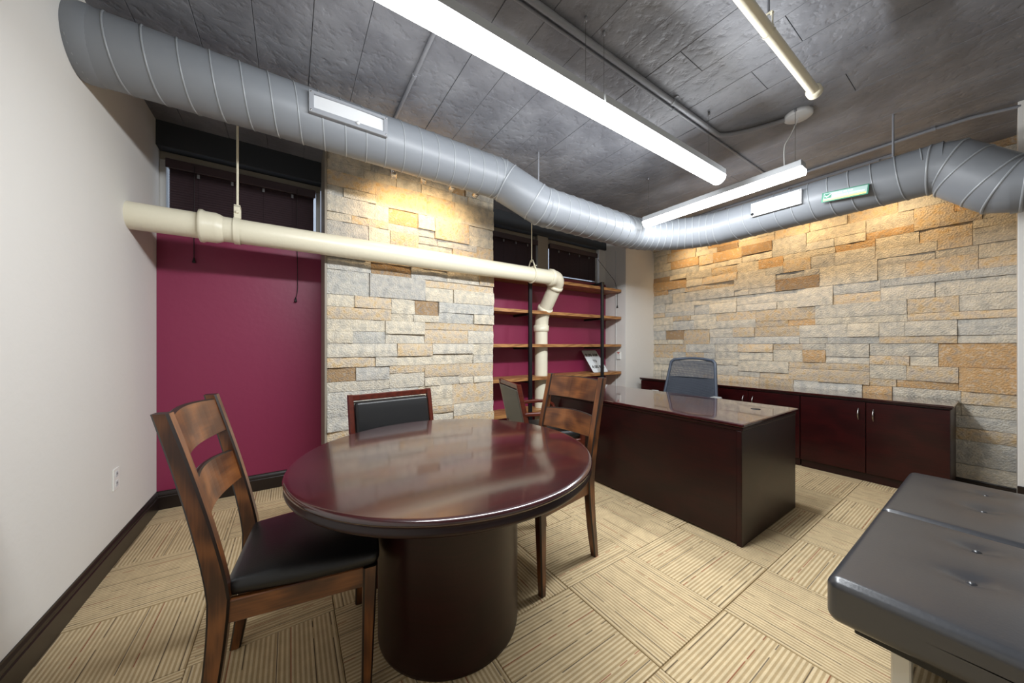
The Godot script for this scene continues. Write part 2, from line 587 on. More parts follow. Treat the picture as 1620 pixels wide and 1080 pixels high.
# =====================================================================  setting
func build_floor() -> void:
	var f := struct_node("floor")
	bx(f, "floor_slab", Vector3(XL - 0.3, -0.2, -3.9), Vector3(XR + 0.35, -0.006, ZF + 0.3), M.carpet_backing, 0.001)
	# carpet tiles, every second one turned a quarter
	var pitch := 0.49
	var mesh := tile_mesh(pitch - 0.0012)
	var i0 := floori((XL - 1.145) / pitch)
	var i1 := ceili((XR - 1.145) / pitch)
	var j0 := floori((-ZF - 0.722) / pitch)
	var j1 := ceili((-ZB - 0.722) / pitch)
	for i in range(i0, i1):
		for j in range(j0, j1):
			var c := Vector3(1.145 + (i + 0.5) * pitch, 0, -(0.722 + (j + 0.5) * pitch))
			var turn := 0.0 if posmod(i + j, 2) == 0 else PI / 2
			if rng.randf() < 0.5: turn += PI
			var o := part(f, "carpet_tile", mesh, M["carpet_%d" % rng.randi_range(0, 3)], c, Basis(Vector3.UP, turn))
			o.position.y += rng.randf_range(-0.0006, 0.0)

func tile_mesh(s: float) -> ArrayMesh:
	var st := begin()
	st.set_smooth_group(-1)
	var h := s / 2
	var e := 0.002
	var top := [Vector3(-h + e, 0, -h + e), Vector3(h - e, 0, -h + e), Vector3(h - e, 0, h - e), Vector3(-h + e, 0, h - e)]
	var low := [Vector3(-h, -0.006, -h), Vector3(h, -0.006, -h), Vector3(h, -0.006, h), Vector3(-h, -0.006, h)]
	for k in [0, 1, 2, 0, 2, 3]:
		st.set_uv(Vector2(top[k].x / s + 0.5, top[k].z / s + 0.5))
		st.add_vertex(top[k])
	for k in 4:
		var l := (k + 1) % 4
		for q in [[top[k]], [low[k]], [low[l]], [top[k]], [low[l]], [top[l]]]:
			st.set_uv(Vector2(q[0].x / s + 0.5, q[0].z / s + 0.5))
			st.add_vertex(q[0])
	st.generate_normals()
	return st.commit()

func build_ceiling() -> void:
	var c := struct_node("ceiling")
	bx(c, "slab", Vector3(XL - 0.3, H + 0.012, -3.9), Vector3(XR + 0.35, H + 0.2, ZF + 0.3), M.ceiling_paint, 0.001)
	# board-formed strips, run along z
	var xs := [XL - 0.01, -0.657, -0.405, -0.157, 0.093, 0.332, 0.62, 0.85, 1.07, 1.33, 1.572, 1.81, 2.05, 2.30, 2.54, 2.79, 3.03, 3.30, 3.55, 3.80, 4.04, 4.40, XR + 0.03]
	var cuts := {12: [-0.62], 11: [-1.02, 0.5], 13: [-0.86], 5: [-2.6], 8: [-1.9], 15: [-0.55, -2.2], 18: [-1.5], 2: [-2.2], 9: [-2.75]}
	for i in xs.size() - 1:
		var zs := [-3.62]
		var cc: Array = cuts.get(i, [])
		cc = cc.duplicate()
		cc.sort()
		zs.append_array(cc)
		zs.append(ZF + 0.02)
		for k in zs.size() - 1:
			var gap := 0.0012
			var drop := rng.randf_range(-0.001, 0.002)
			bx(c, "board", Vector3(xs[i] + gap, H - drop, zs[k] + gap), Vector3(xs[i + 1] - gap, H + 0.016, zs[k + 1] - gap), M.ceiling_paint, 0.0012)

func stone_mesh(w: float, h: float) -> ArrayMesh:
	# rough face towards +z, back at z = 0
	var st := begin()
	var nx := clampi(int(w / 0.09) + 1, 2, 5)
	var ny := 2 if h < 0.09 else 3
	var proud := rng.randf_range(0.020, 0.044)
	var tx := rng.randf_range(-0.006, 0.006)
	var ty := rng.randf_range(-0.006, 0.006)
	var g := []
	for j in ny + 1:
		var row := []
		for i in nx + 1:
			var edge := i == 0 or j == 0 or i == nx or j == ny
			var u := float(i) / nx
			var v := float(j) / ny
			var x := (u - 0.5) * w + (0.0 if i == 0 or i == nx else rng.randf_range(-0.25, 0.25) * w / nx)
			var y := (v - 0.5) * h + (0.0 if j == 0 or j == ny else rng.randf_range(-0.25, 0.25) * h / ny)
			var z := proud + tx * (u - 0.5) * 2.0 + ty * (v - 0.5) * 2.0 + rng.randf_range(-0.006, 0.006) - (0.005 if edge else 0.0)
			row.append(Vector3(x, y, z))
		g.append(row)
	st.set_smooth_group(0)
	for j in ny:
		for i in nx:
			quad(st, g[j][i], g[j][i + 1], g[j + 1][i + 1], g[j + 1][i], Vector3(g[j][i].x, g[j][i].y, -5))
	st.set_smooth_group(-1)
	var ctr := Vector3(0, 0, 0.01)
	for i in nx:
		quad(st, g[0][i], g[0][i + 1], Vector3(g[0][i + 1].x, -h / 2, 0), Vector3(g[0][i].x, -h / 2, 0), ctr)
		quad(st, g[ny][i], g[ny][i + 1], Vector3(g[ny][i + 1].x, h / 2, 0), Vector3(g[ny][i].x, h / 2, 0), ctr)
	for j in ny:
		quad(st, g[j][0], g[j + 1][0], Vector3(-w / 2, g[j + 1][0].y, 0), Vector3(-w / 2, g[j][0].y, 0), ctr)
		quad(st, g[j][nx], g[j + 1][nx], Vector3(w / 2, g[j + 1][nx].y, 0), Vector3(w / 2, g[j][nx].y, 0), ctr)
	return done(st)

func lay_stones(parent: Node, length: float, y0: float, y1: float, at: Vector3, b: Basis, warm: float) -> void:
	# random ashlar: bands that hold either one tall stone or two thin ones
	var n := roundi((y1 - y0) / 0.20)
	var bh := (y1 - y0) / n
	var gap := 0.0028
	for k in n:
		var x := 0.0
		var by := y0 + k * bh
		while x < length - 0.001:
			var l := rng.randf_range(0.28, 0.70)
			if x + l > length - 0.16: l = length - x
			if rng.randf() < 0.30 and l < 0.5:
				one_stone(parent, x, by, l, bh, gap, at, b, warm)
			else:
				var hs: float = bh * [0.33, 0.42, 0.5, 0.66][rng.randi_range(0, 3)]
				for layer in 2:
					var ly: float = by + (0.0 if layer == 0 else hs)
					var lh: float = hs if layer == 0 else bh - hs
					if l > 0.36 and rng.randf() < 0.6:
						var s := l * rng.randf_range(0.3, 0.7)
						one_stone(parent, x, ly, s, lh, gap, at, b, warm)
						one_stone(parent, x + s, ly, l - s, lh, gap, at, b, warm)
					else:
						one_stone(parent, x, ly, l, lh, gap, at, b, warm)
			x += l

func one_stone(parent: Node, x: float, y: float, w: float, h: float, gap: float, at: Vector3, b: Basis, warm: float) -> void:
	var p := rng.randf()
	var k := 0
	if p < 0.24: k = 0
	elif p < 0.42: k = 1
	elif p < 0.60: k = 2
	elif p < 0.76: k = 3
	elif p < 0.86: k = 4
	elif p < 0.885 + warm: k = 5
	elif p < 0.965: k = 6
	else: k = 7
	part(parent, "stone", stone_mesh(w - gap, h - gap), M["stone_%d" % k], at + b * Vector3(x + w / 2, y + h / 2, 0), b)

func build_walls() -> void:
	# left wall with its dark baseboard
	var wl := struct_node("wall_left")
	bx(wl, "plaster", Vector3(XL - 0.14, -0.006, -3.75), Vector3(XL, H + 0.012, ZF + 0.14), M.wall_paint, 0.001)
	var bl := struct_node("baseboard_left")
	baseboard(bl, Vector3(XL, 0, ZB), Vector3(XL, 0, ZF), Vector3.RIGHT, 0.133)
	# wall behind the viewer
	var wf := struct_node("wall_front")
	bx(wf, "plaster", Vector3(XL, -0.006, ZF), Vector3(XR + 0.2, H + 0.012, ZF + 0.14), M.wall_paint, 0.001)
	# window wall: burgundy below, charcoal above the windows
	var wb := struct_node("wall_back")
	bx(wb, "lower_panel", Vector3(XL, -0.006, ZB - 0.16), Vector3(0.28, 2.13, ZB), M.burgundy_paint, 0.002)
	bx(wb, "lower_panel", Vector3(1.78, -0.006, ZB - 0.16), Vector3(4.06, 2.13, ZB), M.burgundy_paint, 0.002)
	bx(wb, "header", Vector3(XL, 2.655, ZB - 0.16), Vector3(0.28, H + 0.012, ZB + 0.02), M.charcoal_paint, 0.004)
	bx(wb, "header", Vector3(1.78, 2.655, ZB - 0.16), Vector3(4.03, H + 0.012, ZB + 0.02), M.charcoal_paint, 0.004)
	bx(wb, "mullion_pier", Vector3(2.72, 2.12, ZB - 0.16), Vector3(2.90, 2.66, ZB - 0.015), M.window_beige, 0.003)
	bx(wb, "window_jamb", Vector3(3.90, 2.12, ZB - 0.16), Vector3(4.04, 2.66, ZB - 0.01), M.wall_paint, 0.003)
	var bb := struct_node("baseboard_back")
	baseboard(bb, Vector3(XL, 0, ZB), Vector3(0.24, 0, ZB), Vector3.BACK, 0.133)
	# stone pier
	var wp := struct_node("wall_pier")
	bx(wp, "core", Vector3(0.245, -0.006, -3.72), Vector3(1.82, H + 0.012, ZP - 0.034), M.stone_joint, 0.001)
	bx(wp, "corner_trim", Vector3(0.228, 0, ZB), Vector3(0.245, H, ZP + 0.004), M.window_beige, 0.002)
	lay_stones(wp, 1.575, 0.0, H, Vector3(0.245, 0, ZP - 0.034), Basis.IDENTITY, 0.01)
	# plastered column in the corner
	var wc := struct_node("wall_column")
	bx(wc, "plaster", Vector3(4.03, -0.006, -3.72), Vector3(4.9, H + 0.012, ZP), M.wall_paint, 0.003)
	# stone wall on the right
	var wr := struct_node("wall_right")
	bx(wr, "core", Vector3(XR + 0.034, -0.006, -3.72), Vector3(XR + 0.2, H + 0.012, ZF + 0.14), M.stone_joint, 0.001)
	lay_stones(wr, 3.12, 0.0, H, Vector3(XR + 0.034, 0, ZP), Basis(Vector3.UP, -PI / 2), 0.045)
	var br := struct_node("baseboard_right")
	baseboard(br, Vector3(XR + 0.012, 0, ZP), Vector3(XR + 0.012, 0, 0.03), Vector3.LEFT, 0.10)
	# plastered return beside the stone
	var ws := struct_node("wall_return")
	bx(ws, "plaster", Vector3(4.08, -0.006, 0.03), Vector3(XR + 0.03, H + 0.012, ZF + 0.02), M.wall_paint, 0.003)
	bx(ws, "plinth", Vector3(4.06, 0, 0.028), Vector3(4.08, 0.255, ZF), M.dark_wood_trim, 0.004)

func baseboard(parent: Node, a: Vector3, b: Vector3, n: Vector3, h: float) -> void:
	var prof := [Vector2(0, 0), Vector2(0.016, 0), Vector2(0.016, h * 0.68), Vector2(0.012, h * 0.72), Vector2(0.014, h * 0.78), Vector2(0.011, h * 0.86), Vector2(0.005, h * 0.95), Vector2(0.004, h), Vector2(0, h)]
	var ra := []
	var rb := []
	for p in prof:
		ra.append(a + n * p.x + Vector3.UP * p.y)
		rb.append(b + n * p.x + Vector3.UP * p.y)
	var st := begin()
	loft(st, [ra, rb], true, false)
	part_st(parent, "moulding", st, M.dark_wood_trim)

func window_unit(called: String, x0: float, x1: float, z: float) -> void:
	var w := struct_node(called)
	var y0 := 2.13
	var y1 := 2.655
	var t := 0.035
	bx(w, "frame_head", Vector3(x0, y1 - 0.06, z - 0.05), Vector3(x1, y1, z), M.window_beige, 0.003)
	bx(w, "frame_sill", Vector3(x0, y0, z - 0.05), Vector3(x1, y0 + t, z), M.window_beige, 0.003)
	bx(w, "frame_jamb", Vector3(x0, y0 + t, z - 0.05), Vector3(x0 + t, y1 - 0.06, z), M.window_white, 0.003)
	bx(w, "frame_jamb", Vector3(x1 - t, y0 + t, z - 0.05), Vector3(x1, y1 - 0.06, z), M.window_white, 0.003)
	bx(w, "pane", Vector3(x0 + t, y0 + t, z - 0.03), Vector3(x1 - t, y1 - 0.06, z - 0.024), M.pane_glass, 0.0005)

func blind(x0: float, x1: float, z: float, label: String, cords: Array) -> Node3D:
	var t := thing("window_blind", label, "blind", Vector3((x0 + x1) / 2, 0, z), 0.0, "dark slatted window blinds")
	var w := x1 - x0
	var top := 2.58
	var st := begin()
	cbox(st, Vector3(0, top - 0.03, 0), Vector3(w, 0.06, 0.05), 0.004)
	cbox(st, Vector3(0, top - 0.03, 0.03), Vector3(w + 0.02, 0.068, 0.012), 0.004)
	part_st(t, "headrail", st, M.blind_slat)
	st = begin()
	var pitch := 0.019
	var n := int((top - 0.06 - 2.14) / pitch)
	for i in n:
		var y := top - 0.06 - i * pitch
		cbox(st, Vector3(0, y, 0), Vector3(w - 0.01, 0.0022, 0.025), 0.0006, Basis(Vector3.RIGHT, 1.22))
	var s := part_st(t, "slats", st, M.blind_slat)
	s.set_meta("kind", "stuff")
	bx(t, "bottom_rail", Vector3(-w / 2 + 0.005, 2.132, -0.014), Vector3(w / 2 - 0.005, 2.15, 0.014), M.blind_slat, 0.003)
	for k in 4:
		st = begin()
		var lx := -w / 2 + w * (0.18 + 0.215 * k)
		tube(st, [Vector3(lx, top - 0.06, 0.016), Vector3(lx, 2.15, 0.016)], 0.0012, 5)
		part_st(t, "ladder_cord", st, M.cord_dark)
		bx(t, "cord_clip", Vector3(lx - 0.008, top - 0.098, 0.018), Vector3(lx + 0.008, top - 0.068, 0.022), M.register_grey, 0.001)
	for cd in cords:
		st = begin()
		var pts := []
		for p in cd: pts.append(p - t.position)
		tube(st, pts, 0.003, 6)
		var cdp := part_st(t, "pull_cord", st, M.cord_dark)
		st = begin()
		lathe(st, [Vector2(0, 0.04), Vector2(0.005, 0.038), Vector2(0.008, 0.02), Vector2(0.012, 0.004), Vector2(0.0, 0.0)], 12, pts[pts.size() - 1] - Vector3(0, 0.038, 0))
		part_st(cdp, "tassel", st, M.cord_dark)
	return t

func build_windows() -> void:
	window_unit("window_1", XL, 0.228, ZB - 0.07)
	window_unit("window_2", 1.82, 2.72, ZB - 0.07)
	window_unit("window_3", 2.90, 3.90, ZB - 0.07)
	blind(XL + 0.055, 0.175, ZB - 0.035, "dark slatted blind in the left window behind the cream pipe", [
		[Vector3(-0.61, 2.56, -3.44), Vector3(-0.61, 2.15, -3.43), Vector3(-0.61, 1.86, -3.43)],
		[Vector3(0.045, 2.56, -3.44), Vector3(0.045, 2.15, -3.43), Vector3(0.05, 1.70, -3.43), Vector3(0.045, 1.64, -3.43), Vector3(0.035, 1.61, -3.43)]])
	blind(1.85, 2.705, ZB - 0.035, "dark slatted blind in the window between stone pier and grey mullion", [])
	blind(2.925, 3.845, ZB - 0.035, "dark slatted blind in the window left of the plastered column", [
		[Vector3(3.84, 2.50, -3.44), Vector3(3.86, 2.47, -3.43), Vector3(3.99, 2.16, -3.25), Vector3(4.018, 2.02, -3.22), Vector3(4.018, 1.85, -3.22), Vector3(4.018, 1.79, -3.22)]])

# =====================================================================  duct and pipes
func helix(st: SurfaceTool, a: Vector3, b: Vector3, r: float, pitch: float, phase: float) -> void:
	var ax := (b - a).normalized()
	var u := ax.cross(Vector3.UP).normalized()
	var v := ax.cross(u)
	var l := a.distance_to(b)
	var turns := l / pitch
	var n := int(turns * 28)
	var pts := []
	for i in n + 1:
		var f := float(i) / n
		var ang := phase + f * turns * TAU
		pts.append(a + ax * (l * f) + (u * cos(ang) + v * sin(ang)) * r)
	tube(st, pts, 0.0045, 6, true)

func ring_band(st: SurfaceTool, c: Vector3, ax: Vector3, r: float, w: float) -> void:
	tube(st, [c - ax * w, c - ax * w * 0.6, c + ax * w * 0.6, c + ax * w], [r, r + 0.004, r + 0.004, r], 40, false)

func build_duct() -> void:
	var r := 0.157
	var t := thing("spiral_duct", "large grey painted spiral duct running under the ceiling round the corner", "duct", Vector3(XL, 0, -2.38))
	var o := t.position
	var p0 := Vector3(XL, 2.595, -2.38)
	var p1 := Vector3(1.46, 2.595, -2.38)
	var p2 := Vector3(1.78, 2.385, -2.22)
	var p3 := Vector3(2.88, 2.385, -2.22)
	var X := 3.56
	var rad := X - 2.88
	var p4 := Vector3(X, 2.37, -2.22 + rad)
	var p5 := Vector3(X, 2.37, -0.235)
	var p6 := Vector3(X, 2.14, 0.0)
	var p7 := Vector3(X, 2.14, ZF)
	var S := func(called: String, pts: Array, seg: float, caps: bool) -> void:
		var st := begin()
		var q := []
		for p in pts: q.append(p - o)
		tube(st, q, seg, 48, caps)
		part_st(t, called, st, M.duct_paint)
	S.call("straight_section", [p0, p1], r, false)
	var mid := p1.lerp(p2, 0.5)
	var ofs1 := [p1 - Vector3(0.05, 0, 0), p1 - Vector3(0.04, 0, 0), p1, p1.lerp(p2, 0.16), p1.lerp(p2, 0.84), p2, p2 + Vector3(0.06, 0, 0), p2 + Vector3(0.07, 0, 0)]
	S.call("offset_elbow", ofs1, r + 0.001, false)
	S.call("straight_section", [p2, p3], r, false)
	var bend := [p3]
	var cc := Vector3(2.88, 2.385, -2.22 + rad)
	for i in 14:
		var a := PI / 2 * (i + 1) / 14
		bend.append(cc + Vector3(sin(a) * rad, -0.015 * (i + 1) / 14.0, -cos(a) * rad))
	S.call("corner_elbow", bend, r, false)
	S.call("straight_section", [p4, p5], r, false)
	var ofs2 := [p5 - Vector3(0, 0, 0.07), p5 - Vector3(0, 0, 0.06), p5 + Vector3(0, -0.012, 0.02), p5.lerp(p6, 0.3), p5.lerp(p6, 0.75), p6 + Vector3(0, 0.015, -0.02), p6 + Vector3(0, 0, 0.05), p6 + Vector3(0, 0, 0.06)]
	S.call("offset_elbow", ofs2, r + 0.001, false)
	S.call("straight_section", [p6, p7], r, false)
	# spiral lock seams
	for e in [[p0 + Vector3(0.01, 0, 0), p1 - Vector3(0.06, 0, 0), 0.12, 0.4], [p2 + Vector3(0.1, 0, 0), p3, 0.115, 1.0], [p4, p5 - Vector3(0, 0, 0.08), 0.115, 2.0]]:
		var st := begin()
		helix(st, e[0] - o, e[1] - o, r, e[2], e[3])
		part_st(t, "spiral_seam", st, M.duct_seam)
	# standing seams of the elbows
	for i in range(0, bend.size() - 1):
		var ax: Vector3 = (bend[i + 1] - bend[maxi(i - 1, 0)]).normalized()
		var st := begin()
		ring_band(st, bend[i] - o, ax, r, 0.006)
		part_st(t, "elbow_seam", st, M.duct_seam)
	for path in [ofs1, ofs2]:
		for i in range(1, path.size() - 1):
			var ax: Vector3 = ((path[i + 1] - path[i]).normalized() + (path[i] - path[i - 1]).normalized()).normalized()
			var st := begin()
			ring_band(st, path[i] - o, ax, r + 0.001, 0.006)
			part_st(t, "elbow_seam", st, M.duct_seam)
	# end plate against the plaster
	var st2 := begin()
	ring_band(st2, p0 + Vector3(0.035, 0, 0) - o, Vector3.RIGHT, r, 0.035)
	part_st(t, "wall_collar", st2, M.duct_paint)
	# hanger straps
	for e in [[Vector3(1.75, 0, -2.22), 2.385], [Vector3(X, 0, -0.46), 2.37]]:
		st2 = begin()
		var base: Vector3 = e[0]
		tube(st2, [Vector3(base.x, e[1] + r, base.z) - o, Vector3(base.x, H, base.z) - o], 0.006, 8)
		part_st(t, "hanger_rod", st2, M.conduit_paint)
	# supply registers
	register(t, Vector3(0.30, 2.590, -2.38 + 0.178) - o, 0.43, 0.125, 0.0, "white supply register in grey frame on the long duct above the left window")
	register(t, Vector3(X - 0.178, 2.388, -1.093) - o, 0.35, 0.118, -PI / 2, "white supply register on the duct in front of the right stone wall")

func register(duct: Node3D, at: Vector3, w: float, h: float, turn: float, label: String) -> void:
	# local z points out of the duct
	var t := Node3D.new()
	t.name = "air_register"
	duct.add_child(t, true)
	t.position = at
	t.rotation.y = turn
	t.set_meta("label", label)
	var st := begin()
	var d := 0.030
	var f := 0.017
	cbox(st, Vector3(0, h / 2 - f / 2, -0.003), Vector3(w, f, 0.012), 0.002)
	cbox(st, Vector3(0, -h / 2 + f / 2 + 0.006, -0.003), Vector3(w, f + 0.012, 0.012), 0.002)
	cbox(st, Vector3(-w / 2 + f / 2 + 0.004, 0, -0.003), Vector3(f + 0.008, h - 0.01, 0.0118), 0.002)
	cbox(st, Vector3(w / 2 - f / 2 - 0.004, 0, -0.003), Vector3(f + 0.008, h - 0.01, 0.0118), 0.002)
	part_st(t, "frame", st, M.register_grey if turn == 0.0 else M.white_enamel)
	# saddle that closes the gap to the round duct
	st = begin()
	cbox(st, Vector3(0, h / 2 - 0.004, -d / 2 - 0.006), Vector3(w - 0.006, 0.006, d - 0.01), 0.001)
	cbox(st, Vector3(0, -h / 2 + 0.006, -d / 2 - 0.006), Vector3(w - 0.006, 0.006, d - 0.01), 0.001)
	cbox(st, Vector3(-w / 2 + 0.006, 0, -d / 2 - 0.006), Vector3(0.006, h - 0.02, d - 0.01), 0.001)
	cbox(st, Vector3(w / 2 - 0.006, 0, -d / 2 - 0.006), Vector3(0.006, h - 0.02, d - 0.01), 0.001)
	part_st(t, "saddle", st, M.register_grey)
	# bowed white damper blade
	st = begin()
	var rows := []
	for i in 13:
		var x := lerpf(-w / 2 + 0.022, w / 2 - 0.022, i / 12.0)
		var z := -0.010 + (0.007 * sin(PI * i / 12.0) if turn == 0.0 else 0.008)
		rows.append([Vector3(x, h / 2 - f - 0.001, z - 0.01), Vector3(x, h / 2 - f - 0.001, z), Vector3(x, -h / 2 + f + 0.008, z + 0.004), Vector3(x, -h / 2 + f + 0.008, z - 0.01)])
	loft(st, rows, true, false)
	part_st(t, "damper_blade", st, M.white_enamel)
	st = begin()
	lathe(st, [Vector2(0.0, 0.012), Vector2(0.010, 0.010), Vector2(0.012, 0.0), Vector2(0, 0)], 14, Vector3(0.04 if turn == 0.0 else -w / 2 + 0.012, -h / 2 + 0.022, 0.002), Basis(Vector3.RIGHT, PI / 2))
	part_st(t, "damper_knob", st, M.white_enamel if turn == 0.0 else M.black_metal)
	for sx in [-1, 1]:
		for sy in [-1, 1]:
			st = begin()
			lathe(st, [Vector2(0, 0.003), Vector2(0.004, 0.002), Vector2(0.005, 0), Vector2(0, 0)], 8, Vector3(sx * (w / 2 - 0.011), sy * (h / 2 - 0.011), 0.003), Basis(Vector3.RIGHT, PI / 2))
			part_st(t, "screw", st, M.steel)

func build_drain_pipe() -> void:
	var r := 0.082
	var y := 1.985
	var z := -2.95
	var t := thing("drain_pipe", "thick cream painted drain pipe crossing the stone pier and dropping behind the shelves", "pipe", Vector3(XL, 0, z))
	var o := t.position
	var xe := 2.54
	var vx := 2.66
	var vz := -3.295
	var T := func(parent: Node, called: String, pts: Array, rr) -> MeshInstance3D:
		var st := begin()
		var q := []
		for p in pts: q.append(p - o)
		tube(st, q, rr, 32, true)
		return part_st(parent, called, st, M.pipe_paint)
	T.call(t, "horizontal_run", [Vector3(XL, y, z), Vector3(xe, y, z)], r)
	# bell joint near the plaster wall
	T.call(t, "bell_joint", [Vector3(-0.500, y, z), Vector3(-0.495, y, z), Vector3(-0.48, y, z), Vector3(-0.465, y, z), Vector3(-0.415, y, z), Vector3(-0.395, y, z), Vector3(-0.375, y, z)], [r, r + 0.022, r + 0.024, r + 0.016, r + 0.016, r + 0.010, r])
	# bend at the end: along x, then down and back, then down
	var dir := Vector3(0, -0.707, -0.707)
	var k := 0.10
	var bend := []
	var c := Vector3(xe, y, z) + dir * k
	for i in 11:
		var a := PI / 2 * i / 10
		bend.append(c + Vector3(sin(a), 0, 0) * k - dir * k * cos(a))
	T.call(t, "upper_elbow", bend, r + 0.006)
	T.call(t, "upper_elbow_hub", [Vector3(xe - 0.06, y, z), Vector3(xe - 0.055, y, z), Vector3(xe - 0.02, y, z), Vector3(xe + 0.01, y, z)], [r, r + 0.016, r + 0.016, r + 0.006])
	var e0: Vector3 = bend[10]
	var e1 := Vector3(e0.x, y - k * 0.707 - 0.33, vz + 0.03)
	var dd := (e1 - e0).normalized()
	T.call(t, "upper_elbow_hub", [e0 - dd * 0.005, e0, e0 + dd * 0.035, e0 + dd * 0.04], [r, r + 0.016, r + 0.016, r])
	T.call(t, "slanted_run", [e0, e1], r)
	T.call(t, "lower_elbow_hub", [e1 - dd * 0.11, e1 - dd * 0.105, e1 - dd * 0.065, e1 - dd * 0.06], [r, r + 0.015, r + 0.015, r + 0.004])
	var low := Vector3(e1.x, e1.y - 0.15, vz)
	T.call(t, "lower_elbow", [e1 - dd * 0.06, e1 - dd * 0.02, e1.lerp(low, 0.3) + Vector3(0, 0, -0.006), low.lerp(e1, 0.25), low], r + 0.004)
	T.call(t, "lower_elbow_hub", [low + Vector3(0, 0.02, 0), low + Vector3(0, 0.015, 0), low + Vector3(0, -0.04, 0), low + Vector3(0, -0.06, 0), low + Vector3(0, -0.065, 0)], [r, r + 0.016, r + 0.016, r + 0.012, r])
	T.call(t, "vertical_run", [low, Vector3(low.x, 0.0, low.z)], r)
	# hangers
	var st := begin()
	var hx := -0.305
	for s in [-1, 1]:
		cbox(st, Vector3(hx, y + r + 0.03, z + s * 0.026) - o, Vector3(0.034, 0.11, 0.005), 0.001)
	part_st(t, "hanger_strap", st, M.pipe_paint)
	st = begin()
	tube(st, [Vector3(hx - 0.017, y, z) - o, Vector3(hx + 0.017, y, z) - o], r + 0.008, 32, false)
	part_st(t, "hanger_band", st, M.pipe_paint)
	st = begin()
	cbox(st, Vector3(hx, y + r + 0.085, z) - o, Vector3(0.034, 0.012, 0.057), 0.001)
	part_st(t, "hanger_bridge", st, M.pipe_paint)
	st = begin()
	lathe(st, [Vector2(0, 0.012), Vector2(0.01, 0.010), Vector2(0.012, 0), Vector2(0, 0)], 6, Vector3(hx, y + r + 0.04, z + 0.028) - o, Basis(Vector3.RIGHT, PI / 2))
	part_st(t, "hanger_bolt", st, M.pipe_paint)
	st = begin()
	tube(st, [Vector3(hx, y + r + 0.08, z) - o, Vector3(hx, H, z) - o], 0.007, 8)
	part_st(t, "hanger_rod", st, M.pipe_paint)
	# clevis hanger near the elbow
	var cx := 2.23
	st = begin()
	var loop := []
	for i in 33:
		var a := -PI * 0.18 + (PI + PI * 0.36) * i / 32.0
		loop.append(Vector3(cx, y, z) + Vector3(0, -sin(a), cos(a)) * (r + 0.007))
	var l2 := [Vector3(cx, y + r + 0.075, z + 0.02)]
	l2.append_array(loop)
	l2.append(Vector3(cx, y + r + 0.075, z - 0.02))
	l2.append(l2[0])
	var q := []
	for p in l2: q.append(p - o)
	tube(st, q, 0.008, 6, true)
	part_st(t, "clevis_loop", st, M.pipe_paint)
	st = begin()
	tube(st, [Vector3(cx, y + r + 0.005, z - 0.085) - o, Vector3(cx, y + r + 0.005, z + 0.085) - o], 0.005, 8)
	part_st(t, "clevis_pin", st, M.pipe_paint)
	st = begin()
	tube(st, [Vector3(cx, y + r + 0.055, z) - o, Vector3(cx, H, z) - o], 0.007, 8)
	part_st(t, "hanger_rod", st, M.pipe_paint)

func build_sprinkler_pipe() -> void:
	var t := thing("sprinkler_pipe", "thin cream pipe with end cap hung under the ceiling at upper right", "pipe", Vector3(2.5, 2.65, -0.62))
	var r := 0.0245
	var st := begin()
	tube(st, [Vector3(-3.3, 0, 0), Vector3(0, 0, 0)], r, 24)
	part_st(t, "pipe_run", st, M.pipe_paint)
	st = begin()
	tube(st, [Vector3(-0.03, 0, 0), Vector3(-0.028, 0, 0), Vector3(0.008, 0, 0), Vector3(0.012, 0, 0)], [r, r + 0.011, r + 0.011, r + 0.004], 24)
	part_st(t, "end_cap", st, M.pipe_paint)
	st = begin()
	var hx := -0.66
	tube(st, [Vector3(hx - 0.006, 0, 0), Vector3(hx + 0.006, 0, 0)], r + 0.003, 24, false)
	cbox(st, Vector3(hx, r + 0.028, 0.016), Vector3(0.014, 0.06, 0.003), 0.0005)
	cbox(st, Vector3(hx, r + 0.028, -0.016), Vector3(0.014, 0.06, 0.003), 0.0005)
	cbox(st, Vector3(hx, r + 0.056, 0), Vector3(0.02, 0.006, 0.038), 0.0005)
	part_st(t, "hanger_band", st, M.pipe_paint)
	st = begin()
	tube(st, [Vector3(hx, r + 0.05, 0), Vector3(hx, H - 2.65, 0)], 0.006, 8)
	part_st(t, "hanger_rod", st, M.conduit_paint)

# =====================================================================  furniture
func build_table() -> void:
	var t := thing("round_table", "round dark mahogany meeting table on a wide drum base", "table", Vector3(0.592, 0, -1.385))
	var R := 0.617
	var st := begin()
	lathe(st, [Vector2(0, 0.74), Vector2(R - 0.02, 0.74), Vector2(R - 0.010, 0.739), Vector2(R - 0.004, 0.736), Vector2(R, 0.730), Vector2(R - 0.001, 0.724), Vector2(R - 0.006, 0.720)], 128)
	var top := part_st(t, "tabletop", st, M.table_top)
	st = begin()
	lathe(st, [Vector2(R - 0.006, 0.720), Vector2(R - 0.012, 0.718), Vector2(R - 0.010, 0.712), Vector2(R - 0.004, 0.706), Vector2(R - 0.003, 0.698), Vector2(R - 0.010, 0.690), Vector2(R - 0.022, 0.687), Vector2(R - 0.026, 0.682), Vector2(R - 0.05, 0.680), Vector2(0, 0.680)], 128)
	part_st(top, "edge_moulding", st, M.mahogany_dark)
	st = begin()
	lathe(st, [Vector2(0.30, 0.681), Vector2(0.30, 0.012), Vector2(0.298, 0.0), Vector2(0.0, 0.0)], 96)
	part_st(t, "drum_base", st, M.mahogany_dark)

